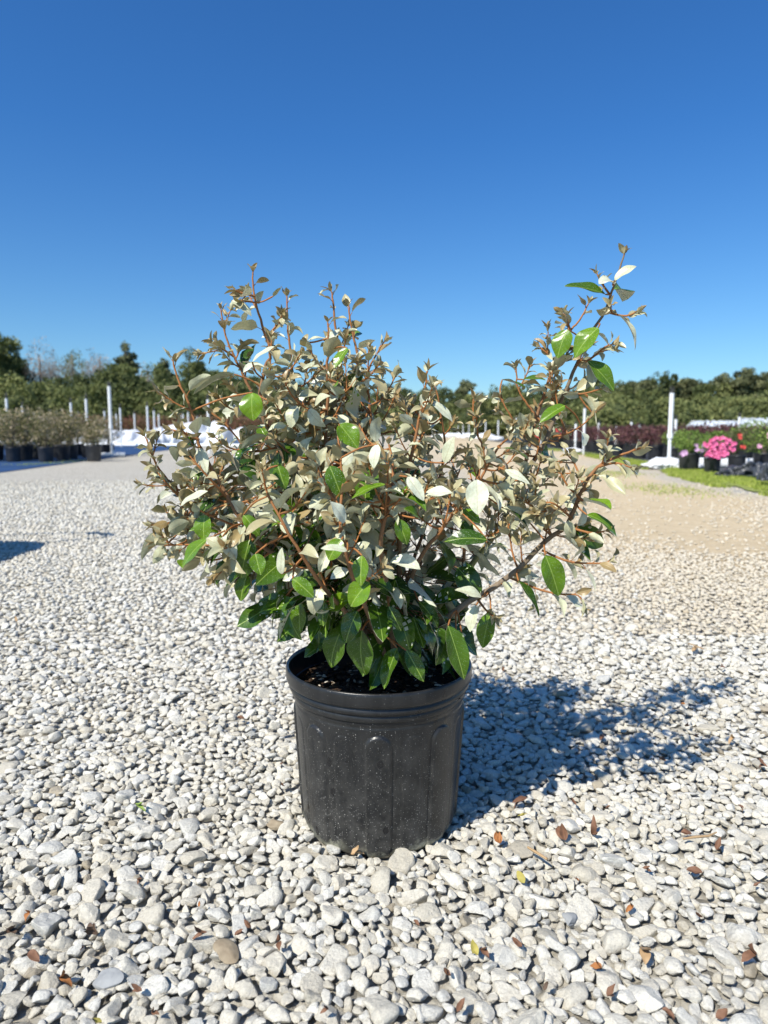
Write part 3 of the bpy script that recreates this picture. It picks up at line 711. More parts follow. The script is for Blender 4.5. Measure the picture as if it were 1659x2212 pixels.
# single leaves one can pick out: base, tip (image), metres towards/away, width ratio, mature, brightness
HL = [(545, 848, 538, 908, -.15, .95, 1, 1), (447, 1165, 371, 1217, -.17, .52, 1, .8), (442, 1112, 434, 1170, -.15, .85, 1, .8), (733, 916, 776, 966, -.17, .8, 1, .9), (750, 752, 718, 791, -.12, .6, 1, .9),
 (505, 808, 400, 824, -.02, .26, 1, .3), (1226, 712, 1197, 768, .0, .75, 1, .8), (1292, 708, 1230, 757, -.03, .62, 1, .9), (1270, 780, 1342, 836, -.02, .52, 1, .7), (1220, 876, 1163, 906, -.04, .5, 1, .8), (1268, 1112, 1357, 1138, -.16, .42, 1, .8),
 (1178, 1200, 1218, 1294, -.15, .6, 1, .7), (1060, 1322, 1034, 1408, -.12, .5, 1, .7), (968, 1352, 1012, 1474, -.13, .44, 1, .4), (1052, 1166, 962, 1148, -.2, .5, 1, .1), (782, 1200, 774, 1268, -.24, .6, 1, .8), (798, 1258, 744, 1306, -.24, .8, 1, .9),
 (782, 1362, 764, 1478, -.15, .62, 1, .3), (742, 1352, 688, 1450, -.11, .55, 1, .4), (858, 1400, 820, 1490, -.13, .55, 1, .4), (878, 1405, 920, 1475, -.12, .5, 1, .3), (772, 1320, 735, 1390, -.16, .7, 1, .2), (648, 1300, 640, 1372, -.12, .6, 1, .6),
 (534, 1240, 512, 1302, -.10, .6, 1, .6), (552, 1196, 562, 1242, -.2, .8, 1, .7), (632, 1250, 682, 1286, -.22, .6, 1, .8), (738, 1166, 702, 1208, -.24, .8, 1, .9), (712, 1006, 742, 1078, -.2, .6, 1, .5), (1082, 968, 1148, 964, -.15, .35, 1, .8), (832, 1046, 752, 1056, -.22, .4, 1, .8),
 (600, 1006, 616, 1056, -.19, .7, 1, .6), (858, 1122, 886, 1178, -.2, .6, 1, .6), (526, 1112, 564, 1156, -.19, .5, 1, .8), (1088, 1098, 1174, 1138, -.12, .3, 1, .1), (1308, 636, 1224, 600, -.01, .45, 1, .3), (1335, 680, 1408, 736, -.02, .32, 0, .5), (1328, 606, 1369, 560, -.02, .5, 0, .5),
 (932, 868, 988, 902, -.1, .42, 0, .8), (745, 1128, 722, 1080, -.26, .7, 0, .95), (1030, 1036, 1032, 1114, -.18, .7, 0, .95), (918, 1068, 976, 1052, -.2, .55, 0, .9), (750, 1190, 696, 1172, -.26, .4, 0, .8), (480, 1160, 512, 1208, -.18, .6, 0, .9), (608, 1240, 604, 1184, -.22, .42, 0, .75), (390, 1092, 440, 1048, -.16, .45, 0, .8),
 (430, 968, 446, 1022, -.14, .5, 0, .7), (1252, 856, 1316, 900, -.02, .28, 0, .5), (660, 740, 700, 712, -.05, .4, 0, .6), (545, 782, 590, 742, -.07, .4, 0, .7), (590, 640, 606, 616, -.02, .3, 1, .2), (500, 650, 548, 668, -.02, .5, 0, .5), (855, 1290, 800, 1240, -.14, .5, 1, .2), (905, 1300, 962, 1352, -.11, .5, 1, .2), (840, 1310, 870, 1368, -.14, .5, 1, .1), (700, 1300, 690, 1355, -.14, .6, 1, .2), (615, 1290, 560, 1352, -.08, .24, 0, .5), (1120, 1255, 1180, 1330, -.14, .3, 1, .1), (1028, 1308, 1008, 1366, -.14, .55, 0, .8), (1040, 1290, 990, 1262, -.16, .5, 0, .7), (985, 1360, 1000, 1405, -.1, .55, 1, .3),
 (1145, 1130, 1100, 1085, -.1, .45, 0, .7), (1090, 1015, 1150, 1040, -.15, .4, 0, .9), (880, 1030, 920, 1080, -.22, .5, 0, .9), (815, 960, 800, 1010, -.22, .55, 0, .9), (960, 1000, 975, 940, -.1, .5, 0, .7), (1085, 780 + 40, 1140, 830, .0, .35, 1, .3), (1130, 820, 1180, 806, .0, .45, 1, .3), (440, 1020, 412, 1040, -.12, .8, 1, .7), (905, 1120, 880, 1090, -.22, .8, 1, .5), (1000, 1100, 1040, 1128, -.13, .6, 1, .9), (1000, 1400, 978, 1362, -.12, .5, 1, .2)]
for (x0, y0, x1, y1, dp, wr, mt, br) in HL:
    a = W3((x0, y0, dp)); b = W3((x1, y1, dp - .012)); d = b - a; L = d.length * .97
    best = min(NODES, key=lambda t: (t[0] - a).length + (.05 if (t[0] - a).length < .004 else 0)); k = best[1]
    if (best[0] - a).length < .12:
        WOOD[k].tube(smooth_pts([best[0], (best[0] + a) / 2 - d.normalized() * .004, a], 4), [.0012] * 8 + [.0008], 5, (.05, .5, .5), cap=False)
    back = wr < .36
    n = Vector((-.15, -.55 if not back else .1, .8)) + rv3(.12)
    add_leaf(LEAF[k], np.array(a), np.array(d), np.array(n), L, L * (wr if not back else wr * 1.25), bend=rn.uniform(.2, .9), fold=rn.uniform(.1, .4), wave=.06, twist=rn.uniform(-.3, .3), tint=(.35 + .6 * br, br * .9 if mt else .5, .4 + .6 * rn.random()), mature=bool(mt), tmpl=leaf_template(16, 9))
for k in BR:
    w = WOOD[k].build('branch', M_BARK, shrub)
    if k == 'right_tall': tag(w, 'tall greenish branch leaning out to the upper right')
    if k == 'right_low': tag(w, 'thick low branch reaching right out of the pot')
    LEAF[k].build('foliage', [M_SILVER, M_GREEN], w)
print('leaf verts', sum(m.c for m in LEAF.values()))
# ------------------------------------------------------------ nursery beds beside the road
def xr2x(xr, y): return xr + .049 * y
def sheet(name, pts, z, mat, label=None, kind='structure', sub=1):
    m = MB(); V = [(x, y, z) for x, y in pts]; m.add(V, [tuple(range(len(V)))]); o = m.build(name, mat, smooth=False); tag(o, label, kind=kind); return o
def mat_fabric(name, rough, c1, c2):
    n = NT(name, rough, .15); p = n.gpos()
    n.col(n.mix(n.ramp(n.noise(p, 1.6, 6, .7), [(.35, 0.), (.7, 1.)]), c1, c2)); n.bump(n.noise(p, 2.2, 5, .6), .5, .03)
    n.lk(n.math('ADD', rough, n.math('MULTIPLY', n.noise(p, .8, 4), .15)), n.b.inputs['Roughness']); return n.mat
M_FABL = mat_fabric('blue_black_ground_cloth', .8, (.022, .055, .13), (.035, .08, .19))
M_FABR = mat_fabric('black_ground_cloth_dusty', .55, (.05, .055, .062), (.12, .125, .13))
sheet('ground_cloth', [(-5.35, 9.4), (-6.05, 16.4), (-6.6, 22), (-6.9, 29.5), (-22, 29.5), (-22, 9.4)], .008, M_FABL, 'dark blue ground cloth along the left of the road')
sheet('ground_cloth', [(xr2x(4.05, 6.6), 6.6), (20, 6.6), (30, 60), (xr2x(4.25, 60), 60), (xr2x(4.2, 13), 13)], .008, M_FABR, 'dusty black ground cloth under the potted shrubs right of the road')

def mat_leafy(name, stops, rough=.6, transl=.2):
    n = NT(name, rough, .25); t = n.sep(n.attr('tint').outputs['Vector']); c = n.ramp(t[0], stops)
    n.col(c); n.translucent(n.mix(.35, c, (.25, .35, .03)), transl); return n.mat
M_OLIVE = mat_leafy('foliage_silver_olive', [(0, (.045, .07, .018)), (.4, (.15, .14, .06)), (.75, (.31, .255, .15)), (1, (.56, .46, .34))])
M_REDTIP = mat_leafy('foliage_red_tipped', [(0, (.055, .075, .02)), (.5, (.14, .10, .045)), (1, (.26, .085, .075))])
M_PURPLE = mat_leafy('foliage_purple', [(0, (.055, .022, .03)), (.6, (.12, .045, .055)), (1, (.20, .10, .08))])
M_FRESH = mat_leafy('foliage_fresh_green', [(0, (.06, .11, .018)), (.6, (.15, .23, .045)), (1, (.29, .38, .09))])
M_DULL = mat_leafy('foliage_dull_green', [(0, (.04, .06, .02)), (.6, (.10, .105, .045)), (1, (.19, .14, .08))])
M_WOOD = mat_leafy('foliage_far_evergreen', [(0, (.055, .072, .03)), (.5, (.12, .145, .05)), (1, (.22, .235, .085))], .8, .15)
M_PINE = mat_leafy('foliage_pine', [(0, (.05, .06, .03)), (.5, (.135, .15, .07)), (1, (.24, .245, .12))], .8, .1)
M_BUD = mat_leafy('foliage_budding', [(0, (.14, .15, .06)), (1, (.30, .31, .13))], .8, .2)
M_TWIG = noisy('bare_twig_bark', (.27, .23, .19), (.40, .35, .30), 3, .9)
M_TRUNK = noisy('far_trunk_bark', (.09, .07, .05), (.17, .14, .11), 4, .9)
M_BPOT = noisy('black_nursery_pot', (.018, .020, .024), (.045, .047, .052), 12, .45, .1)
M_PVC = noisy('white_pvc', (.72, .74, .74), (.80, .82, .82), 9, .35)
M_CLOTH = noisy('white_frost_cloth', (.60, .62, .65), (.74, .75, .76), 7, .8, .8, .03, bscale=9)
M_BLK = noisy('black_sprinkler_plastic', (.02, .02, .02), (.05, .05, .05), 30, .5)
M_PINK = noisy('petal_hot_pink', (.75, .10, .28), (.85, .22, .42), 60, .55)
M_LAV = noisy('petal_lavender', (.58, .34, .58), (.70, .45, .66), 60, .55)
M_PALE = noisy('petal_pale_pink', (.78, .33, .50), (.85, .55, .65), 60, .55)
M_RED = noisy('petal_red', (.60, .04, .04), (.75, .12, .09), 60, .55)

def cloud(mb, c, rad, N, size, tmean=.5, tsd=.25, shell=.35, aspect=.55, mat=0, rng=RNG, zbright=.25, cut=None):
    """N leaf-sized faces spread through an uneven crown volume"""
    d = rng.normal(size=(N, 3)); d /= np.linalg.norm(d, axis=1)[:, None]
    ph = rng.uniform(0, 6.28, 6); w = rng.normal(size=(6, 3)) * 2.6
    bump = sum(np.sin(d @ w[i] + ph[i]) for i in range(6)) * .075
    r = (shell + (1 - shell) * rng.random(N) ** .5) * (1 + bump)
    p = np.array(c) + d * r[:, None] * np.array(rad)
    if cut is not None: k = p[:, 2] > cut; p, d = p[k], d[k]; N = len(p)
    a = rng.normal(size=(N, 3)); a /= np.linalg.norm(a, axis=1)[:, None]; b = np.cross(a, rng.normal(size=(N, 3))); b /= np.linalg.norm(b, axis=1)[:, None]
    s = (size * rng.uniform(.6, 1.3, N))[:, None]
    V = np.stack([p - a * s * .5, p + b * s * aspect * .5, p + a * s * .5, p - b * s * aspect * .5], 1).reshape(-1, 3)
    F = np.arange(4 * N).reshape(N, 4)
    clump = np.sin(p @ (w[0] / max(rad) * 1.5) + ph[0]) * .12
    T = np.clip(rng.normal(tmean, tsd, N) + clump, 0, 1)
    mb.add(V, F, np.repeat(np.stack([T, T, T], 1), 4, 0), mat=mat)

def pot_mesh(r=.15, h=.28):
    m = MB(); m.lathe([(0, .001), (r * .80, .0), (r * .84, .01), (r * .95, h - .045), (r * .97, h - .04), (r * .98, h - .02), (r, h - .018), (r, h), (r * .95, h), (r * .93, h - .04), (r * .3, h - .035), (0, h - .035)], 28)
    return m
def potted(name, mats, r=.15, h=.28, H=1.0, W=.4, N=900, size=.045, tmean=.5, flowers=None, stems=5, tsd=.25, seed=0, wide=1.0):
    rng = np.random.default_rng(seed + 100)
    root = empty(name)
    pot_mesh(r, h).build('pot', M_BPOT, root)
    st = MB()
    for i in range(stems):
        a = rng.uniform(0, 6.28); q = rng.uniform(.2, .75) * W
        st.tube([(0, 0, h - .05), (q * .4 * math.cos(a), q * .4 * math.sin(a), h + (H - h) * .45), (q * math.cos(a), q * math.sin(a), h + (H - h) * .85)], [.009, .006, .003], 4)
    st.build('stem', M_TRUNK, root)
    f = MB(); zc = h + (H - h) * .5; hz = (H - h) * .5
    cloud(f, (0, 0, zc), (W * wide, W, hz * 1.05), int(N * .5), size, tmean, tsd, .15, rng=rng)
    for i in range(9):
        a = rng.uniform(0, 6.28); q = rng.uniform(.35, .75) * W; zz = zc + rng.uniform(-.7, .75) * hz
        cloud(f, (q * wide * math.cos(a), q * math.sin(a), zz), (W * .42, W * .42, hz * .42), int(N * .055), size, tmean + rng.uniform(-.12, .18), tsd, .2, rng=rng)
    f.build('foliage', mats, root)
    if flowers:
        fm, lst, fs = flowers; fl = MB()
        for (x, y, z) in lst:
            for k in range(6):
                a = k * 1.047 + rng.uniform(0, 1); d = np.array([math.cos(a) * .8, -.55 + .3 * rng.normal(), math.sin(a) * .8]); d = nrm(d)
                add_leaf(fl, np.array([x, y, z]), d, np.array([0, -1, .2]), fs, fs * .75, bend=.5, fold=.1, wave=.04, tint=(.5, .5, .5), tmpl=LTF)
        fl.build('flowers', [fm], root)
    return root
LTF = leaf_template(4, 3)
def place(o, x, y, rz=0, s=1.0): o.location = (x, y, .012); o.rotation_euler = (0, 0, rz); o.scale = (s, s, s); return o

ORD = ['first', 'second', 'third', 'fourth', 'fifth', 'sixth', 'seventh', 'eighth', 'ninth', 'tenth', 'eleventh', 'twelfth', 'thirteenth', 'fourteenth', 'fifteenth', 'sixteenth', 'seventeenth', 'eighteenth', 'nineteenth', 'twentieth']
# left bed: silver-olive shrubs
pr = [potted('potted_shrub', M_OLIVE, H=1.0, W=.40, N=1300, size=.05, tmean=.55, seed=i) for i in range(3)]
used = [False] * 3; cnt = 0
SG = 'silver-olive potted shrubs in the left bed'
for r_ in range(6):
    for c_ in range(5):
        y = 13.4 + .72 * r_ + rn.uniform(-.06, .06); x = -6.38 - .66 * c_ - .04 * r_ + rn.uniform(-.05, .05)
        if x < -.60 * y - .3: continue
        k = cnt % 3; o = pr[k] if not used[k] else copy_tree(pr[k]); used[k] = True; cnt += 1
        place(o, x, y, rn.uniform(0, 6.28), rn.uniform(.93, 1.05))
        if r_ == 0 and c_ == 0: tag(o, 'silver-olive shrub at the right end of the front row, left block', 'potted plant', SG)
        elif r_ == 0 and c_ == 1: tag(o, 'silver-olive shrub at left edge, second in front row', 'potted plant', SG)
        else: tag(o, 'silver-olive potted shrub in the left block, %s row, %s from the road' % (ORD[r_], ORD[c_]), 'potted plant', SG)
lone = potted('potted_shrub', M_OLIVE, r=.155, h=.30, H=.66, W=.24, N=750, size=.045, tmean=.52, seed=8)
lp = G(203, 997); place(lone, lp.x, lp.y); tag(lone, 'small silver shrub alone in its black pot left of the tall white riser', 'potted plant')

# red-tipped rows behind the cloth heaps
pr = [potted('potted_shrub', M_REDTIP, r=.18, h=.3, H=1.3, W=.62, N=620, size=.11, tmean=.62, seed=20 + i, stems=4) for i in range(3)]
cnt = 0; used = [False] * 3
for r_ in range(4):
    y0 = 34 + r_ * 2.4
    for c_ in range(19):
        x = -6.6 - .049 * 0 - 1.0 * c_ + rn.uniform(-.15, .15)
        if x < -.58 * y0: continue
        k = cnt % 3; o = pr[k] if not used[k] else copy_tree(pr[k]); used[k] = True; cnt += 1
        place(o, x, y0 + rn.uniform(-.3, .3), rn.uniform(0, 6.28), rn.uniform(.9, 1.08))
        tag(o, 'red-tipped potted shrub left of the road, %s far row, %s from the road' % (ORD[r_], ORD[c_]), 'potted plant', 'red-tipped shrubs in far rows')

# white frost-cloth heaps and the pipe lying before them
def heap(x0, x1, Y, top, seed, label, n=8):
    m = MB(); r = random.Random(seed); X0, X1 = XY(x0, Y), XY(x1, Y)
    for i in range(n):
        t = (i + .5) / n; h = top * (.55 + .45 * math.sin(math.pi * t)) * r.uniform(.8, 1.1)
        V, F = lump((X0 + (X1 - X0) * t, Y + r.uniform(-.5, .5), .0), ((X1 - X0) / n * r.uniform(1.0, 1.5), .9, h), .15, seed * 31 + i, 5, -.02); m.add(V, F)
    o = m.build('frost_cloth_heap', M_CLOTH); tag(o, label, 'cloth heap')
heap(315, 525, 30, 1.05, 1, 'tall crumpled heap of white frost cloth behind the leftmost twigs of the shrub')
heap(150, 330, 30.5, .62, 2, 'lower heap of white frost cloth left of the tall heap, behind the white riser')
heap(-20, 60, 31, .8, 3, 'heap of white frost cloth glimpsed behind the left block of shrubs', 3)
def pipe(name, pts, r, label, cat='pipe'):
    m = MB(); m.tube(pts, r, 10); o = m.build(name, M_PVC); tag(o, label, cat)
pipe('pvc_pipe', [(XY(198, 26), 26.2, .07), (XY(350, 26), 26, .07), (XY(520, 25), 25, .07)], .06, 'long white pipe lying on the black cloth in front of the cloth heaps')
pipe('pvc_pipe', [(XY(160, 24), 24, .09), (XY(192, 24), 24, .09)], .075, 'short white pipe lying just right of the left block of shrubs')

# sprinkler risers
def riser(x, y, h, r=.033, sprinkler=True, foot=None):
    root = empty('sprinkler_riser', (x, y, 0)); m = MB()
    m.tube([(0, 0, 0), (0, 0, h * .40)], r * .78, 12); m.tube([(0, 0, h * .40), (0, 0, h * .46)], r * 1.25, 12); m.tube([(0, 0, h * .46), (0, 0, h)], r, 12)
    m.build('pipe', M_PVC, root)
    if foot:
        m = MB(); m.tube([(-foot, -.02, .05), (foot, .10, .05)], .052, 10); m.tube([(0, .03, .03), (0, .03, .14)], r * 1.3, 10); m.build('foot_pipe', M_PVC, root)
    if sprinkler:
        m = MB(); m.tube([(0, 0, h), (0, 0, h + .025)], r * 1.05, 10); m.tube([(0, 0, h + .025), (0, 0, h + .06)], r * .5, 8); m.tube([(-r, 0, h + .06), (r, 0, h + .075)], .009, 6)
        m.tube([(r * .8, 0, h + .03), (r * .9, 0, h + .09), (0, 0, h + .105), (-r * .9, 0, h + .09), (-r * .8, 0, h + .03)], .006, 5)
        m.build('sprinkler', M_BLK, root)
    return root
b = G(242, 987); tag(riser(b.x, b.y, 1.58, .036, True, .26), 'tall white riser with a horizontal foot pipe left of the shrub', 'sprinkler riser', 'sprinkler risers left of the road')
proto_r = None
def riser_copy(x, y, h, lab, grp):
    global proto_r
    if proto_r is None: proto_r = riser(0, 0, 1.0, .031); o = proto_r
    else: o = copy_tree(proto_r)
    o.location = (x, y, 0); o.scale = (1, 1, h); tag(o, lab, 'sprinkler riser', grp)
for (px, ty) in sorted([(23, 862), (56, 878), (160, 871), (193, 863), (231, 889), (256, 895), (265, 882), (295, 894), (323, 878), (337, 888), (347, 896), (453, 864), (399, 895), (410, 891), (430, 901), (392, 896)]):
    LN = globals().get('LN', -1) + 1
    Y = min(32.5, .8 * 1533 / (930 - ty)); h = .594 + (930 - ty) * Y / 1533
    riser_copy(XY(px, Y), Y, h, {453: 'white riser just left of the shrub, in front of the cloth heap', 193: 'white riser above the lone potted shrub, left of the tallest riser', 23: 'white riser poking out of the left block of shrubs near the frame edge'}.get(px, 'slim white riser among the far left rows, %s from the left edge' % ORD[LN]), 'sprinkler risers left of the road')
rowx = [1444, 1259, 1166, 1114, 1074.5, 1047.5, 1027, 1011.7, 999, 988.6, 979.5, 973, 966]
for i, x in enumerate(rowx):
    Y = 4.1 * 1533 / (x - 905)
    if i == 0: tag(riser(XY(x, 11.3), 11.3, 1.18, .036), 'tall white riser with a black sprinkler head left of the pink flowers', 'sprinkler riser', 'sprinkler risers right of the road')
    elif i == 1: riser_copy(XY(x, Y), Y, 1.14, 'white riser seen through the right branch, before the purple shrubs', 'sprinkler risers right of the road')
    else: riser_copy(XY(x, Y), Y, 1.12, 'white riser in the receding line right of the road, %s from the camera' % ORD[i], 'sprinkler risers right of the road')
for (px, ty) in [(1241, 918), (1290, 916), (1327, 924), (1360, 914), (1378, 921), (1455, 908), (1494, 928), (1518, 918), (1563, 923), (1591, 903), (1625, 917)]:
    RN = globals().get('RN', -1) + 1
    Y = 19 if ty > 910 else 15; h = .594 + (932 - ty) * Y / 1533
    riser_copy(XY(px, Y), Y, h, {1591: 'white riser standing above the pink-flowered pots, tallest right of the main one', 1455: 'short leaning white riser just right of the tall right riser'}.get(px, 'short white riser over the right beds, %s from the right branch' % ORD[RN]), 'sprinkler risers right of the road')

# right bed
def grp_grid(protos, ys, xrs, jitter, label, group, scale=(.92, 1.08)):
    used = [False] * len(protos); c = 0
    for y in ys:
        for q in xrs:
            x = xr2x(q, y) + rn.uniform(-jitter, jitter); yy = y + rn.uniform(-jitter, jitter)
            if x > .58 * yy + .2: continue
            k = c % len(protos); o = protos[k] if not used[k] else copy_tree(protos[k]); used[k] = True; c += 1
            place(o, x, yy, rn.uniform(0, 6.28), rn.uniform(*scale)); tag(o, label % (ORD[ys.index(y)], ORD[xrs.index(q)]), 'potted plant', group)
    for k, p in enumerate(protos):
        if not used[k]:
            for ch in list(p.children): bpy.data.objects.remove(ch)
            bpy.data.objects.remove(p)
grp_grid([potted('potted_shrub', M_FRESH, r=.14, h=.27, H=.60, W=.30, N=600, size=.045, tmean=.55, seed=40 + i) for i in range(2)], [11.9, 12.6, 13.3], [4.75, 5.4, 6.05, 6.7], .06, 'fresh green potted shrub behind the tall right riser, %s row, %s from the road', 'fresh green shrubs right of the road')
grp_grid([potted('potted_shrub', M_PURPLE, r=.15, h=.28, H=.70, W=.40, N=620, size=.055, tmean=.5, seed=50 + i) for i in range(3)], [14.1 + .85 * i for i in range(11)], [4.7 + .8 * i for i in range(6)], .08, 'purple-leaved potted shrub, %s row back from the camera, %s from the road', 'purple-leaved shrubs right of the road')
grp_grid([potted('potted_shrub', M_DULL, r=.15, h=.28, H=.72, W=.42, N=420, size=.07, tmean=.5, seed=60 + i) for i in range(2)], [24.5 + 1.4 * i for i in range(7)], [4.8 + 1.2 * i for i in range(7)], .12, 'dull green potted shrub on the far right, %s row back, %s from the road', 'dull green shrubs far right')
grp_grid([potted('potted_shrub', M_DULL, r=.15, h=.28, H=.66, W=.42, N=700, size=.05, tmean=.75, seed=66 + i) for i in range(2)], [12.1, 13.0], [7.0, 7.6], .05, 'brownish potted shrub behind the pink flowers, %s row, %s from road', 'brownish shrubs behind the flowers')
rf = random.Random(5)
def fl_pts(n, cx, cy, cz, rx, ry, rz_): 
    out = []
    for _ in range(n):
        a, q = rf.uniform(0, 6.28), rf.uniform(0, 1) ** .5; out.append((cx + rx * q * math.cos(a), cy + rf.uniform(-1, .2) * ry, cz + rz_ * q * math.sin(a)))
    return out
q = G(1487, 1018); o = place(potted('potted_azalea', M_FRESH, r=.152, h=.25, H=.56, W=.24, N=1000, size=.035, tmean=.5, flowers=(M_LAV, fl_pts(5, -.17, -.2, .27, .04, .04, .04) + fl_pts(7, .02, -.22, .32, .13, .04, .06), .038), seed=70), q.x, q.y)
tag(o, 'green azalea with a few lavender flowers left of the bright pink one', 'potted plant')
q = G(1537, 1024); o = place(potted('potted_azalea', M_FRESH, r=.112, h=.21, H=.50, W=.20, N=700, size=.035, tmean=.45, flowers=(M_PINK, fl_pts(80, -.01, -.19, .37, .20, .06, .12) + fl_pts(36, -.06, -.20, .28, .16, .06, .06), .034), seed=71), q.x, q.y)
tag(o, 'bright pink flowering azalea in a small black pot on the right', 'potted plant')
q = G(1590, 1019); o = place(potted('potted_azalea', M_DULL, r=.125, h=.23, H=.62, W=.27, N=1000, size=.035, tmean=.55, flowers=(M_RED, fl_pts(3, -.10, -.24, .5, .03, .03, .03) + fl_pts(3, -.09, -.24, .34, .08, .03, .02), .032), seed=72), q.x, q.y)
tag(o, 'brownish green azalea with a few red flowers right of the bright pink one', 'potted plant')
q = G(1648, 1016); o = place(potted('potted_azalea', M_FRESH, r=.15, h=.25, H=.76, W=.40, N=2000, size=.038, tmean=.62, flowers=(M_PALE, fl_pts(4, -.23, -.26, .36, .03, .03, .02) + fl_pts(10, .0, -.30, .48, .14, .04, .12), .036), seed=73), q.x, q.y)
tag(o, 'tall green azalea with scattered pale pink flowers at the right edge', 'potted plant')
for i, (px, py) in enumerate([(1206, 968), (1160, 965)]):
    q = G(px, py); o = place(potted('potted_azalea', M_DULL, r=.15, h=.27, H=.72, W=.34, N=500, size=.06, flowers=(M_RED, fl_pts(14, 0, -.28, .5, .26, .05, .16), .07), seed=80 + i), q.x, q.y)
    tag(o, ['red flowering azalea behind the right branch, nearer of two', 'red flowering azalea farther along the right bed'][i], 'potted plant')
# low plastic tunnels
def tunnel(x0, x1, Y, r, label):
    root = empty('plastic_tunnel', (XY(x0, Y), Y, 0)); L = XY(x1, Y) - XY(x0, Y); V, F = [], []; ns, nl = 20, 24
    for i in range(nl + 1):
        for j in range(ns + 1):
            a = math.pi * j / ns; e = 1 - .9 * max(0, 1 - i / 3.) ** 2 - .9 * max(0, 1 - (nl - i) / 3.) ** 2
            V.append((L * i / nl, -r * 1.2 * math.cos(a), r * e * math.sin(a) * (1 + .03 * math.sin(i * 1.7)) ))
    for i in range(nl):
        for j in range(ns): k = i * (ns + 1) + j; F.append((k, k + ns + 1, k + ns + 2, k + 1))
    m = MB(); m.add(V, F); m.build('plastic_cover', M_PLAS, root)
    m = MB()
    for i in range(3, nl - 2, 3): m.tube([(L * i / nl, -r * 1.21 * math.cos(a), r * 1.03 * math.sin(a)) for a in np.linspace(0, math.pi, 13)], .03, 5)
    m.build('hoop', M_PVC, root); tag(root, label, 'plastic tunnel')
M_PLAS = noisy('milky_plastic_film', (.45, .50, .57), (.62, .66, .70), 1.5, .3, .3, .05)
tunnel(1478, 1592, 58, 1.35, 'long low white plastic tunnel beyond the right beds')
tunnel(1584, 1720, 55, 1.5, 'taller white plastic tunnel cut by the right edge of the frame')
# white cloth roll and black bundles by the right bed
m = MB(); rc = random.Random(3); pts = []
for i in range(26):
    t = i / 25; pts.append((XY(1400, 11.25) + t * 2.9, 11.25 - .1 * t + rc.uniform(-.02, .02), .085 + rc.uniform(-.012, .012)))
m.tube(pts, [.03] + [.082 * rc.uniform(.82, 1.15) for _ in range(24)] + [.03], 14)
for i in range(5):
    V, F = lump((XY(1408 + i * 21, 11.0), 11.0 - rc.uniform(0, .1), .05), (.17, .13, .055), .25, 50 + i, 3); m.add(V, F)
tag(m.build('frost_cloth_roll', M_CLOTH), 'rolled white frost cloth lying behind the azalea pots, its end by the tall right riser', 'cloth roll')
for i, (px, Y, w) in enumerate([(951, 50, .5), (972, 48, .6), (994, 46, .65), (1018, 44, .6), (1040, 41, .6), (1062, 37, .55), (1236, 17.5, .24)]):
    V, F = lump((0, 0, .12 * w * 2), (w, w * .6, .22 * w * 2), .22, 70 + i, 3, 0); m = MB(); m.add(V, F); o = m.build('white_sandbag', M_CLOTH, loc=(XY(px, Y), Y, 0))
    tag(o, 'white bag under the far risers, %s from the left' % ORD[i] if i < 6 else 'white bag beside the purple shrubs behind the right branch', 'sandbag', 'white bags along the right bed')
M_BAG = noisy('black_plastic_sheet', (.022, .025, .03), (.07, .075, .085), 5, .32, .9, .03, bscale=10)
def bundle(parts, label):
    m = MB()
    for i, (px, py, Y, rx, ry, rz_) in enumerate(parts):
        c = P(px, py, Y); V, F = lump((c.x, c.y, max(c.z, rz_ * .55)), (rx, ry, rz_), .32, 90 + i * 7, 4, 0); V[:, 2] = np.maximum(V[:, 2], .01); m.add(V, F)
    tag(m.build('black_plastic_bundle', M_BAG), label, 'plastic bundle')
bundle([(1570, 1033, 8.9, .13, .12, .06), (1597, 1030, 8.9, .17, .12, .085), (1608, 1022, 9.0, .08, .1, .11)], 'crumpled black plastic bundle on the ground in front of the reddish azalea')
bundle([(1625, 1012, 8.6, .11, .1, .07), (1650, 1032, 8.3, .10, .12, .12), (1672, 1030, 8.1, .10, .12, .13)], 'black plastic sheet standing up in a fold at the right edge')
bundle([(1652, 1052, 7.4, .06, .10, .14)], 'black plastic flap curling onto the grass at the right edge')

# grass verge
def mat_verge():
    n = NT('verge_turf', .95, .1); p = n.gpos(); n.col(n.mix(n.ramp(n.noise(p, 14, 5, .7), [(.35, 0.), (.7, 1.)]), (.16, .20, .04), (.30, .33, .10))); return n.mat
vp = [(6.0, 3.05, 4.0), (7.5, 3.2, 4.05), (9, 3.35, 4.1), (10.5, 3.5, 4.15), (12, 3.65, 4.15), (14, 3.8, 4.2), (17, 3.95, 4.2), (22, 4.05, 4.2)]
def verge_bounds(y):
    for (a, l0, r0), (b_, l1, r1) in zip(vp, vp[1:]):
        if a <= y <= b_: t = (y - a) / (b_ - a); return l0 + (l1 - l0) * t, r0 + (r1 - r0) * t
    return None
L_, R_ = [], []
for i in range(120):
    y = 6.0 + i * 16 / 119; lo_, hi_ = verge_bounds(min(y, 21.99)); L_.append((xr2x(lo_ + .12 * math.sin(y * 5) * math.sin(y * 2.1 + 1) + rn.uniform(-.05, .05) + .12, y), y)); R_.append((xr2x(hi_ + .04 * math.sin(y * 3), y), y))
m = MB(); V = [(x, y, .012) for x, y in L_] + [(x, y, .012) for x, y in R_]
m.add(V, [(i, 120 + i, 121 + i, i + 1) for i in range(119)]); tag(m.build('grass_verge', mat_verge(), smooth=False), 'thin strip of turf at the right edge of the road', kind='structure')
M_GRASS = mat_leafy('grass_blades', [(0, (.17, .23, .03)), (.5, (.36, .45, .07)), (1, (.55, .57, .16))], .6, .3)
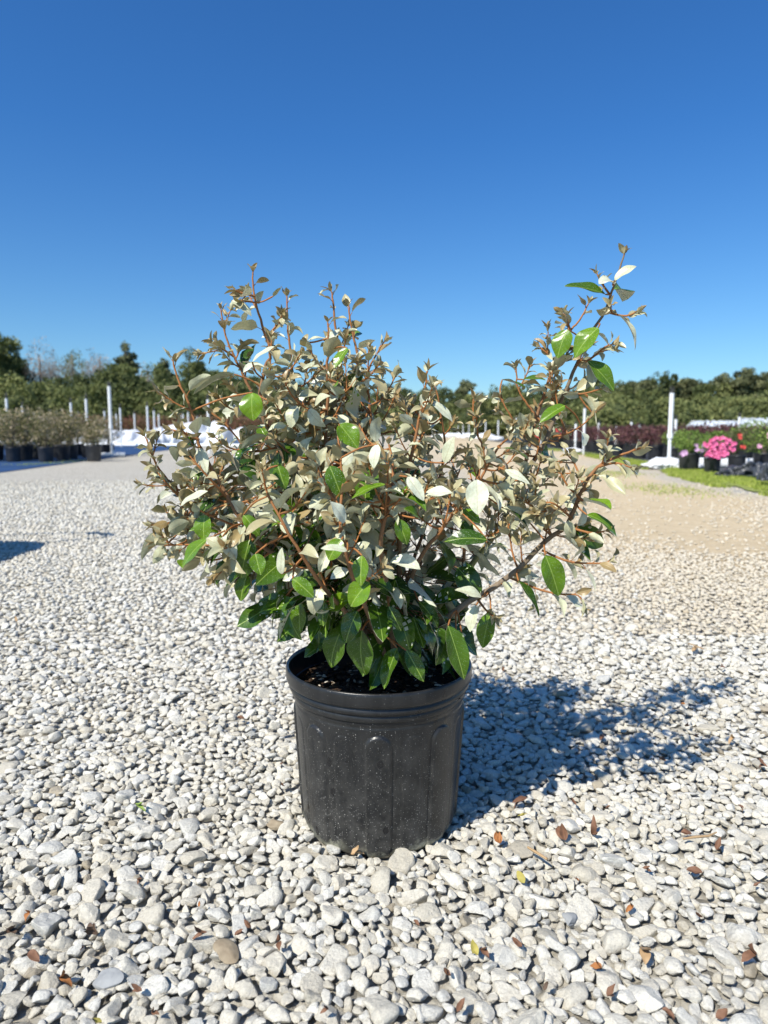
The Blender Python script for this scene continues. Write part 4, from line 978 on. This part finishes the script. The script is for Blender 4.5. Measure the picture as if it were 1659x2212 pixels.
def blades(N, fn):
    r = np.random.default_rng(77); V, T = [], []
    for _ in range(N):
        x, y, h = fn(r)
        a = r.uniform(0, 6.28); w = .004 + .0016 * h / .05; dx, dy = math.cos(a) * w, math.sin(a) * w; lx, ly = r.normal(0, .5, 2) * h
        V += [(x - dx, y - dy, .005), (x + dx, y + dy, .005), (x + lx, y + ly, h)]; t = r.random(); T += [(t, t, t)] * 3
    m = MB(); m.add(V, np.arange(len(V)).reshape(-1, 3), np.array(T)); return m
def vf(r):
    while True:
        y = 6 + 16 * r.random() ** 1.5; b = verge_bounds(min(y, 21.99)); xr = r.uniform(b[0] - .12, b[1] + .03)
        dens = math.sin(xr * 9 + y * 2) * math.sin(y * 4.3 + xr * 3)
        if xr < b[0] + .25 and dens < .1: continue
        return xr2x(xr, y), y, r.uniform(.02, .06)
patches = [(1275, 978), (1230, 975), (1340, 1000), (1305, 1028), (1330, 1022), (1345, 1024), (1455, 1066), (1500, 1062), (1395, 1058), (1425, 1052), (60, 1004), (120, 1001), (170, 996)]
tag(blades(42000, vf).build('grass', M_GRASS, smooth=False), 'bright yellow-green grass along the right verge', kind='stuff')
def pf(r):
    px, py = patches[r.integers(len(patches))]; q = G(px, py); return q.x + r.normal(0, .16), q.y + r.normal(0, .3), r.uniform(.01, .035)
tag(blades(2600, pf).build('weed_patches', M_GRASS, smooth=False), 'sparse weed tufts at the edges of the gravel', kind='stuff')

# ------------------------------------------------------------ far wood and single trees
def blob(m, c, rad, N, size, tmean, mat=0, core=0, seed=0, tsd=.25):
    cloud(m, c, rad, N, size, tmean, tsd, .55, .7, mat=mat)
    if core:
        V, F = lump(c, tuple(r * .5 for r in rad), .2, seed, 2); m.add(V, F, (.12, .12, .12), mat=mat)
m = MB(); rw = np.random.default_rng(12)
def wood(x0, x1, Y, toppx, step, tsh=0):
    x = x0
    while x < x1:
        yy = Y + rw.uniform(-4, 6); h = .6 + (930 - (toppx + rw.normal(0, 12))) * yy / 1533; w = rw.uniform(1.1, 3.0); tm = .45 + rw.normal(0, .25) + tsh
        X = XY(x, yy)
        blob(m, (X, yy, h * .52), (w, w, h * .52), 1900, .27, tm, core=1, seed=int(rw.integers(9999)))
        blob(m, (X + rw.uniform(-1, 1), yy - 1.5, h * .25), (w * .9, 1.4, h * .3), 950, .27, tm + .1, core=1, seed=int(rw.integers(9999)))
        for _ in range(2): blob(m, (X + rw.uniform(-w, w), yy, h * rw.uniform(.85, 1.02)), (w * .3, w * .3, h * .14), 260, .26, tm + rw.normal(0, .15))
        x += step * rw.uniform(.7, 1.3)
wood(-160, 560, 66, 846, 22, .06); wood(-160, 560, 74, 828, 30, -.10)
wood(540, 1330, 84, 858, 24); wood(1250, 1830, 64, 884, 30, .08); wood(1280, 1830, 74, 862, 24, -.02); wood(1280, 1830, 79, 846, 34, -.05)
tag(m.build('far_wood', M_WOOD), 'dense mass of evergreen bushes and trees closing the background', kind='stuff')

def tree(name, px, topy, wpx, Y, kind, label, grp):
    h = .6 + (930 - topy) * Y / 1533; w = wpx * Y / 1533 / 2; r = np.random.default_rng(int(px * 7 + topy)); root = empty(name, (XY(px, Y), Y, 0))
    t = MB(); lean = r.uniform(-.3, .3); t.tube([(0, 0, 0), (lean * .4, 0, h * .4), (lean, 0, h * .9)], [.05 * h * .5, .035 * h * .5, .01 * h], 7)
    if kind == 'bare':
        def br(p, d, L, rad, lv):
            q = p + d * L; t.tube([p, (p + q) / 2 + Vector(r.normal(0, .05 * L, 3)), q], [rad, rad * .8, rad * .55], 4, cap=False)
            if lv == 0: return
            for _ in range(4 if lv > 1 else 5):
                nd = (d + Vector(r.normal(0, .5, 3)) + Vector((0, 0, .12))).normalized(); br(p + d * L * r.uniform(.45, 1), nd, L * r.uniform(.55, .75), rad * .5, lv - 1)
        for k in range(6):
            a = k * 1.05 + r.uniform(0, .5); br(Vector((lean * .3, 0, h * r.uniform(.3, .5))), Vector((math.cos(a) * .55, math.sin(a) * .55, .85)).normalized(), h * .24, .06, 4)
        t.build('trunk', M_TWIG, root)
        c = MB(); cloud(c, (lean * .5, 0, h * .64), (w * .9, w * .9, h * .38), 1500, .26, .3, .2, .1, .5); c.build('crown', M_BUD if 'budding' in label else M_TWIG, root)
    else:
        c = MB(); nb = 32 if kind == 'pine' else 20
        for k in range(nb):
            zt = r.uniform(.32, .9) if kind == 'pine' else r.uniform(.3, .88); spread = (1.05 - zt) ** .55 if kind == 'pine' else math.sin(math.pi * min(1, zt * .95)) ** .6
            a = r.uniform(0, 6.28); q = w * spread * r.uniform(.15, .8); cz = h * zt
            rad = w * (r.uniform(.24, .48) if kind == 'pine' else r.uniform(.34, .6))
            cloud(c, (lean * zt + q * math.cos(a), q * math.sin(a), cz), (rad, rad, rad * (.5 if kind == 'pine' else .75)), 420 if kind == 'pine' else 520, .27, .45 + r.normal(0, .2), .22, .2, .65, rng=r)
            t.tube([(lean * zt * .8, 0, cz * .88), (lean * zt + q * .8 * math.cos(a), q * .8 * math.sin(a), cz)], [.05, .02], 4, cap=False)
        cloud(c, (lean, 0, h * .93), (w * .3, w * .3, h * .07), 220, .26, .5, .2, .2, .65, rng=r)
        t.build('trunk', M_TRUNK, root); c.build('crown', M_PINE if kind == 'pine' else M_WOOD, root)
    tag(root, label, 'tree', grp)
TL = [(-40, 720, 120, 80, 'oak', 'dark evergreen tree cut by the left edge of the frame'), (12, 720, 85, 78, 'oak', 'tall dark evergreen tree at the far left'), (48, 762, 60, 84, 'oak', 'lower green tree just right of the tall left one'),
      (100, 752, 72, 86, 'bare', 'bare grey tree between the far left evergreens'), (172, 752, 66, 84, 'bare', 'pale budding tree left of the pointed dark pine'), (222, 762, 64, 88, 'bare', 'thin bare tree beside the pointed dark pine'),
      (286, 741, 62, 80, 'pine', 'pointed dark pine standing highest behind the tallest left riser'), (262, 786, 84, 78, 'oak', 'broad dark tree at the foot of the pointed pine'), (322, 790, 60, 86, 'bare', 'bare grey tree right of the pointed pine'),
      (415, 755, 80, 80, 'oak', 'rounded dark tree behind the upper left twigs'), (366, 776, 60, 82, 'pine', 'smaller dark pine left of the rounded tree'), (470, 800, 90, 82, 'oak', 'evergreen partly behind the left of the shrub crown'), (560, 815, 90, 88, 'oak', 'evergreen hidden behind the upper left of the shrub'),
      (640, 830, 90, 90, 'oak', 'low evergreen behind the middle of the shrub'), (860, 840, 70, 92, 'oak', 'evergreen right of the middle of the shrub crown'), (930, 842, 66, 92, 'oak', 'round evergreen in the gap between the shrub branches, on its left'), (998, 822, 60, 92, 'pine', 'pointed evergreen in the middle of the gap between the branches'),
      (1035, 846, 50, 94, 'bare', 'small bare tree in the gap right of the pointed evergreen'), (1105, 842, 64, 92, 'oak', 'evergreen left of the tall right branch'), (1165, 850, 70, 92, 'oak', 'low evergreen behind the tall right branch'), (1255, 842, 70, 86, 'oak', 'evergreen just right of the tall right branch'),
      (1310, 838, 70, 82, 'pine', 'pine at the left end of the right tree line'), (1357, 824, 66, 80, 'pine', 'pine between the right branch and the tall right riser'), (1395, 817, 62, 80, 'pine', 'pine peak left of the tall right riser'), (1438, 824, 62, 82, 'pine', 'pine directly above the tall right riser'),
      (1472, 817, 66, 80, 'pine', 'pine just right of the tall right riser'), (1508, 826, 60, 82, 'pine', 'lower pine above the pink azalea'), (1550, 808, 72, 80, 'pine', 'broad pine above the pink azalea, to its right'), (1606, 796, 80, 78, 'pine', 'highest pine on the right'), (1646, 804, 66, 80, 'pine', 'pine at the right edge of the frame'), (1700, 812, 80, 78, 'pine', 'pine cut by the right edge of the frame')]
for (px, ty, w, Y, kd, lab) in TL:
    tree({'oak': 'evergreen_tree', 'pine': 'pine_tree', 'bare': 'bare_tree'}[kd], px, ty, w * (1.2 if px < 900 else 1.35), Y, kd, lab, 'trees on the far tree line')

# ------------------------------------------------------------ a garden cart just left of the frame: only its shadow falls in the picture
ct = empty('garden_cart', (-2.40, 2.86, 0)); M_CART = noisy('dark_cart_plastic', (.03, .035, .04), (.06, .065, .07), 10, .5)
m = MB(); V = []
for (z, hx, hy) in ((.30, .20, .30), (.34, .24, .36), (.56, .32, .46), (.58, .34, .48)):
    for k in range(24):
        a = 2 * math.pi * k / 24; cx_, sx_ = math.cos(a), math.sin(a); V.append((hx * math.copysign(abs(cx_) ** .5, cx_), hy * math.copysign(abs(sx_) ** .5, sx_), z))
m.add(V, [(i * 24 + k, i * 24 + (k + 1) % 24, (i + 1) * 24 + (k + 1) % 24, (i + 1) * 24 + k) for i in range(3) for k in range(24)]); m.add(V[:24] + [(0, 0, .30)], [(k, (k + 1) % 24, 24)[::-1] for k in range(24)])
m.build('tub', M_CART, ct, smooth=False)
for sx_ in (-.27, .27):
    for sy_ in (-.25, .25):
        w = MB(); w.tube([(sx_ - .035, sy_, .13), (sx_ + .035, sy_, .13)], .13, 20); w.build('wheel', M_BLK, ct)
m = MB(); m.tube([(-.27, .25, .13), (.27, .25, .13)], .012, 6); m.tube([(-.27, -.25, .13), (.27, -.25, .13)], .012, 6); m.tube([(-.1, 0, .13), (-.1, 0, .31)], .03, 6); m.tube([(.1, 0, .13), (.1, 0, .31)], .03, 6); m.tube([(0, -.27, .13), (0, .27, .13)], .02, 6); m.build('frame', M_BLK, ct)
m = MB(); m.tube(smooth_pts([(-.25, .40, .57), (-.30, .44, .80), (-.2, .50, .92), (.15, .54, .93), (.31, .48, .92), (.32, .42, .85), (.25, .40, .57)], 5), .012, 7); m.tube([(.16, .535, .925), (.30, .49, .92)], .026, 8); m.build('handle', M_BLK, ct)
tag(ct, 'dark garden cart with looped handle casting its shadow on the left gravel', 'cart')

# ------------------------------------------------------------ leaf litter on the stones
def mat_dry(name, c1, c2):
    n = NT(name, .7, .3); p = n.coord(); n.col(n.mix(n.noise(p, 200, 4), c1, c2)); n.bump(n.noise(p, 260, 4), .5, .001); return n.mat
M_DRY = {'b': mat_dry('dry_leaf_brown', (.12, .06, .035), (.23, .12, .07)), 'o': mat_dry('dry_leaf_orange', (.27, .10, .03), (.38, .17, .06)), 't': mat_dry('dry_leaf_tan', (.34, .22, .11), (.46, .32, .18)),
         'y': mat_dry('dry_leaf_yellow_olive', (.28, .24, .05), (.42, .36, .10)), 'g': mat_dry('fallen_leaf_green', (.14, .22, .04), (.26, .34, .08)), 'd': mat_dry('dry_leaf_dark', (.07, .045, .03), (.14, .09, .06))}
NMC = {'b': 'brown', 'o': 'orange', 't': 'tan', 'y': 'yellow-olive', 'g': 'green', 'd': 'dark brown'}
FL = [(303, 1740, 'g', 42, 'narrow green fallen leaf on the gravel left of the pot'), (59, 1973, 'o', 30, 'bright orange fallen leaf by the left edge'), (72, 2061, 'b', 42, 'reddish curled fallen leaf in the lower left'), (141, 2112, 'o', 42, 'flat tan-orange fallen leaf lying on a grey stone in the lower left'), (192, 2006, 'd', 34, 'spiky dark dried leaf standing up in the left foreground'),
      (431, 1953, 'o', 14, None), (534, 1998, 'b', 26, 'small red-brown leaf upright between stones below the pot'), (517, 2014, 'b', 24, None), (603, 2038, 'b', 34, 'flat brown leaf at the left of the bottom centre stones'), (425, 2018, 'b', 48, 'long thin brown leaf curled behind a large stone'), (294, 2135, 'b', 30, None), (209, 2206, 'y', 24, 'yellow leaf at the very bottom left of centre'), (27, 2014, 'd', 50, 'large dark leaf under the stone at the left edge'), (180, 2050, 'b', 20, None), (335, 2186, 'b', 24, None),
      (1073, 1812, 'o', 30, 'crumpled orange leaf right of the foot of the pot'), (1210, 1795, 'b', 44, 'upright pair of brown leaves right of the pot'), (1285, 1793, 'b', 58, 'long brown curled strip right of the upright leaves'), (1124, 1893, 'y', 34, 'yellow-olive leaf standing on edge in the right foreground'), (1244, 1900, 'o', 18, 'small bright orange crumb of leaf'), (1484, 1795, 'b', 30, None), (1552, 1825, 'b', 38, 'red-brown folded leaf near the right edge'),
      (1398, 1876, 'b', 22, None), (1360, 1958, 'o', 28, 'orange and brown leaf in the middle of the right foreground'), (1507, 1979, 'b', 34, None), (1394, 2056, 't', 50, 'broad khaki brown leaf lying flat in the lower right'), (1619, 2058, 'b', 48, 'broad brown leaf with a torn tip at the lower right edge'), (1024, 2050, 'y', 38, 'olive leaf in shade below the pot'), (1047, 2056, 'b', 34, 'brown curled leaf beside the olive one'), (1116, 2037, 'b', 30, None), (1287, 2084, 'o', 28, 'orange-brown curled leaf low in the right foreground'), (1321, 2140, 'b', 34, None),
      (1561, 2191, 'b', 34, None), (996, 2174, 'b', 34, None), (1445, 2187, 'b', 32, None), (962, 2101, 'b', 28, None), (1636, 1911, 'b', 20, None), (1501, 1878, 'b', 40, None), (1124, 1724, 'b', 52, 'long brown leaf at the lower edge of the shrub shadow'), (1236, 1732, 'b', 24, None), (1315, 1745, 'b', 20, None), (1300, 1589, 'b', 22, None), (1486, 1570, 'b', 26, None), (1475, 1518, 'o', 14, None), (1505, 1589, 'b', 18, None), (1580, 1595, 't', 28, None),
      (1642, 1651, 'b', 34, None), (1501, 1399, 't', 32, 'tan leaf beyond the shrub shadow at the right'), (1129, 1762, 'y', 26, 'thin yellow leaf right of the pot'), (1086, 1446, 'b', 16, None), (773, 1840, 't', 36, 'tan scrap of leaf against the front foot of the pot'), (609, 1699, 'b', 20, None), (610, 1650, 'b', 16, None), (520, 1548, 'b', 20, None), (660, 1568, 'b', 22, None), (35, 1338, 't', 18, None), (1345, 1515, 'g', 12, None), (1560, 1440, 'b', 18, None), (1250, 1500, 'b', 16, None), (1430, 1640, 'b', 20, None), (1600, 1740, 'b', 22, None), (300, 1900, 'b', 18, None), (900, 1990, 'b', 20, None), (700, 2180, 'b', 22, None), (1180, 2130, 'd', 22, None)]
BANDS = [(0, 1450, 'beyond the pot'), (1450, 1690, 'beside the pot'), (1690, 1900, 'level with the pot foot'), (1900, 2120, 'in the near foreground'), (2120, 3000, 'along the bottom edge')]
def leaf_label(px, py, c):
    for lo_, hi_, w in BANDS:
        if lo_ <= py < hi_:
            k = sorted(f[0] for f in FL if f[4] is None and lo_ <= f[1] < hi_).index(px); return 'small %s dried leaf %s, %s from the left' % (NMC[c], w, ORD[k])
for i, (px, py, c, L, lab) in enumerate(FL):
    q = G(px, py, .024); ln = L * .78 * math.hypot(q.y, CAMZ) / 1533; a = rn.uniform(0, 6.28); m = MB()
    up = rn.uniform(.0, .35) if not (lab and ('upright' in lab or 'standing' in lab)) else .9
    d = np.array([math.cos(a), math.sin(a) * .7, up]); wr = .28 if (lab and ('long' in lab or 'thin' in lab or 'narrow' in lab)) else rn.uniform(.42, .62)
    n_ = (0, -.25, 1) if up < .5 else (0, -1, .2)
    for k in range(2 if (lab and ('pair' in lab or 'spiky' in lab or 'crumpled' in lab)) else 1):
        d2 = d + np.array([rn.uniform(-.3, .3) * k, 0, 0])
        for off in (0, -.0004): add_leaf(m, -nrm(d2) * ln * .5 + np.array([k * .004, 0, off]), d2, n_, ln, ln * wr, bend=rn.uniform(.4, 1.6) * rn.choice([-1, 1]), fold=rn.uniform(.1, .7), wave=.12, twist=rn.uniform(-1, 1) * .8)
    o = m.build('fallen_leaf', M_DRY[c], loc=q)
    tag(o, lab or leaf_label(px, py, c), 'fallen leaf', 'dried leaves scattered on the gravel')
for (pts, lab) in [([(1476, 1812), (1500, 1808), (1530, 1806), (1548, 1798)], 'pale dry twig near the right edge'), ([(1140, 1830), (1160, 1842), (1182, 1856)], 'thin brown twig right of the foot of the pot'), ([(1488, 1390), (1520, 1402)], 'thin twig beyond the shrub shadow')]:
    m = MB(); m.tube([G(x, y, .028) for x, y in pts], [.0016, .002, .0018, .001][:len(pts)], 5); tag(m.build('twig', M_DRY['t']), lab, 'twig')
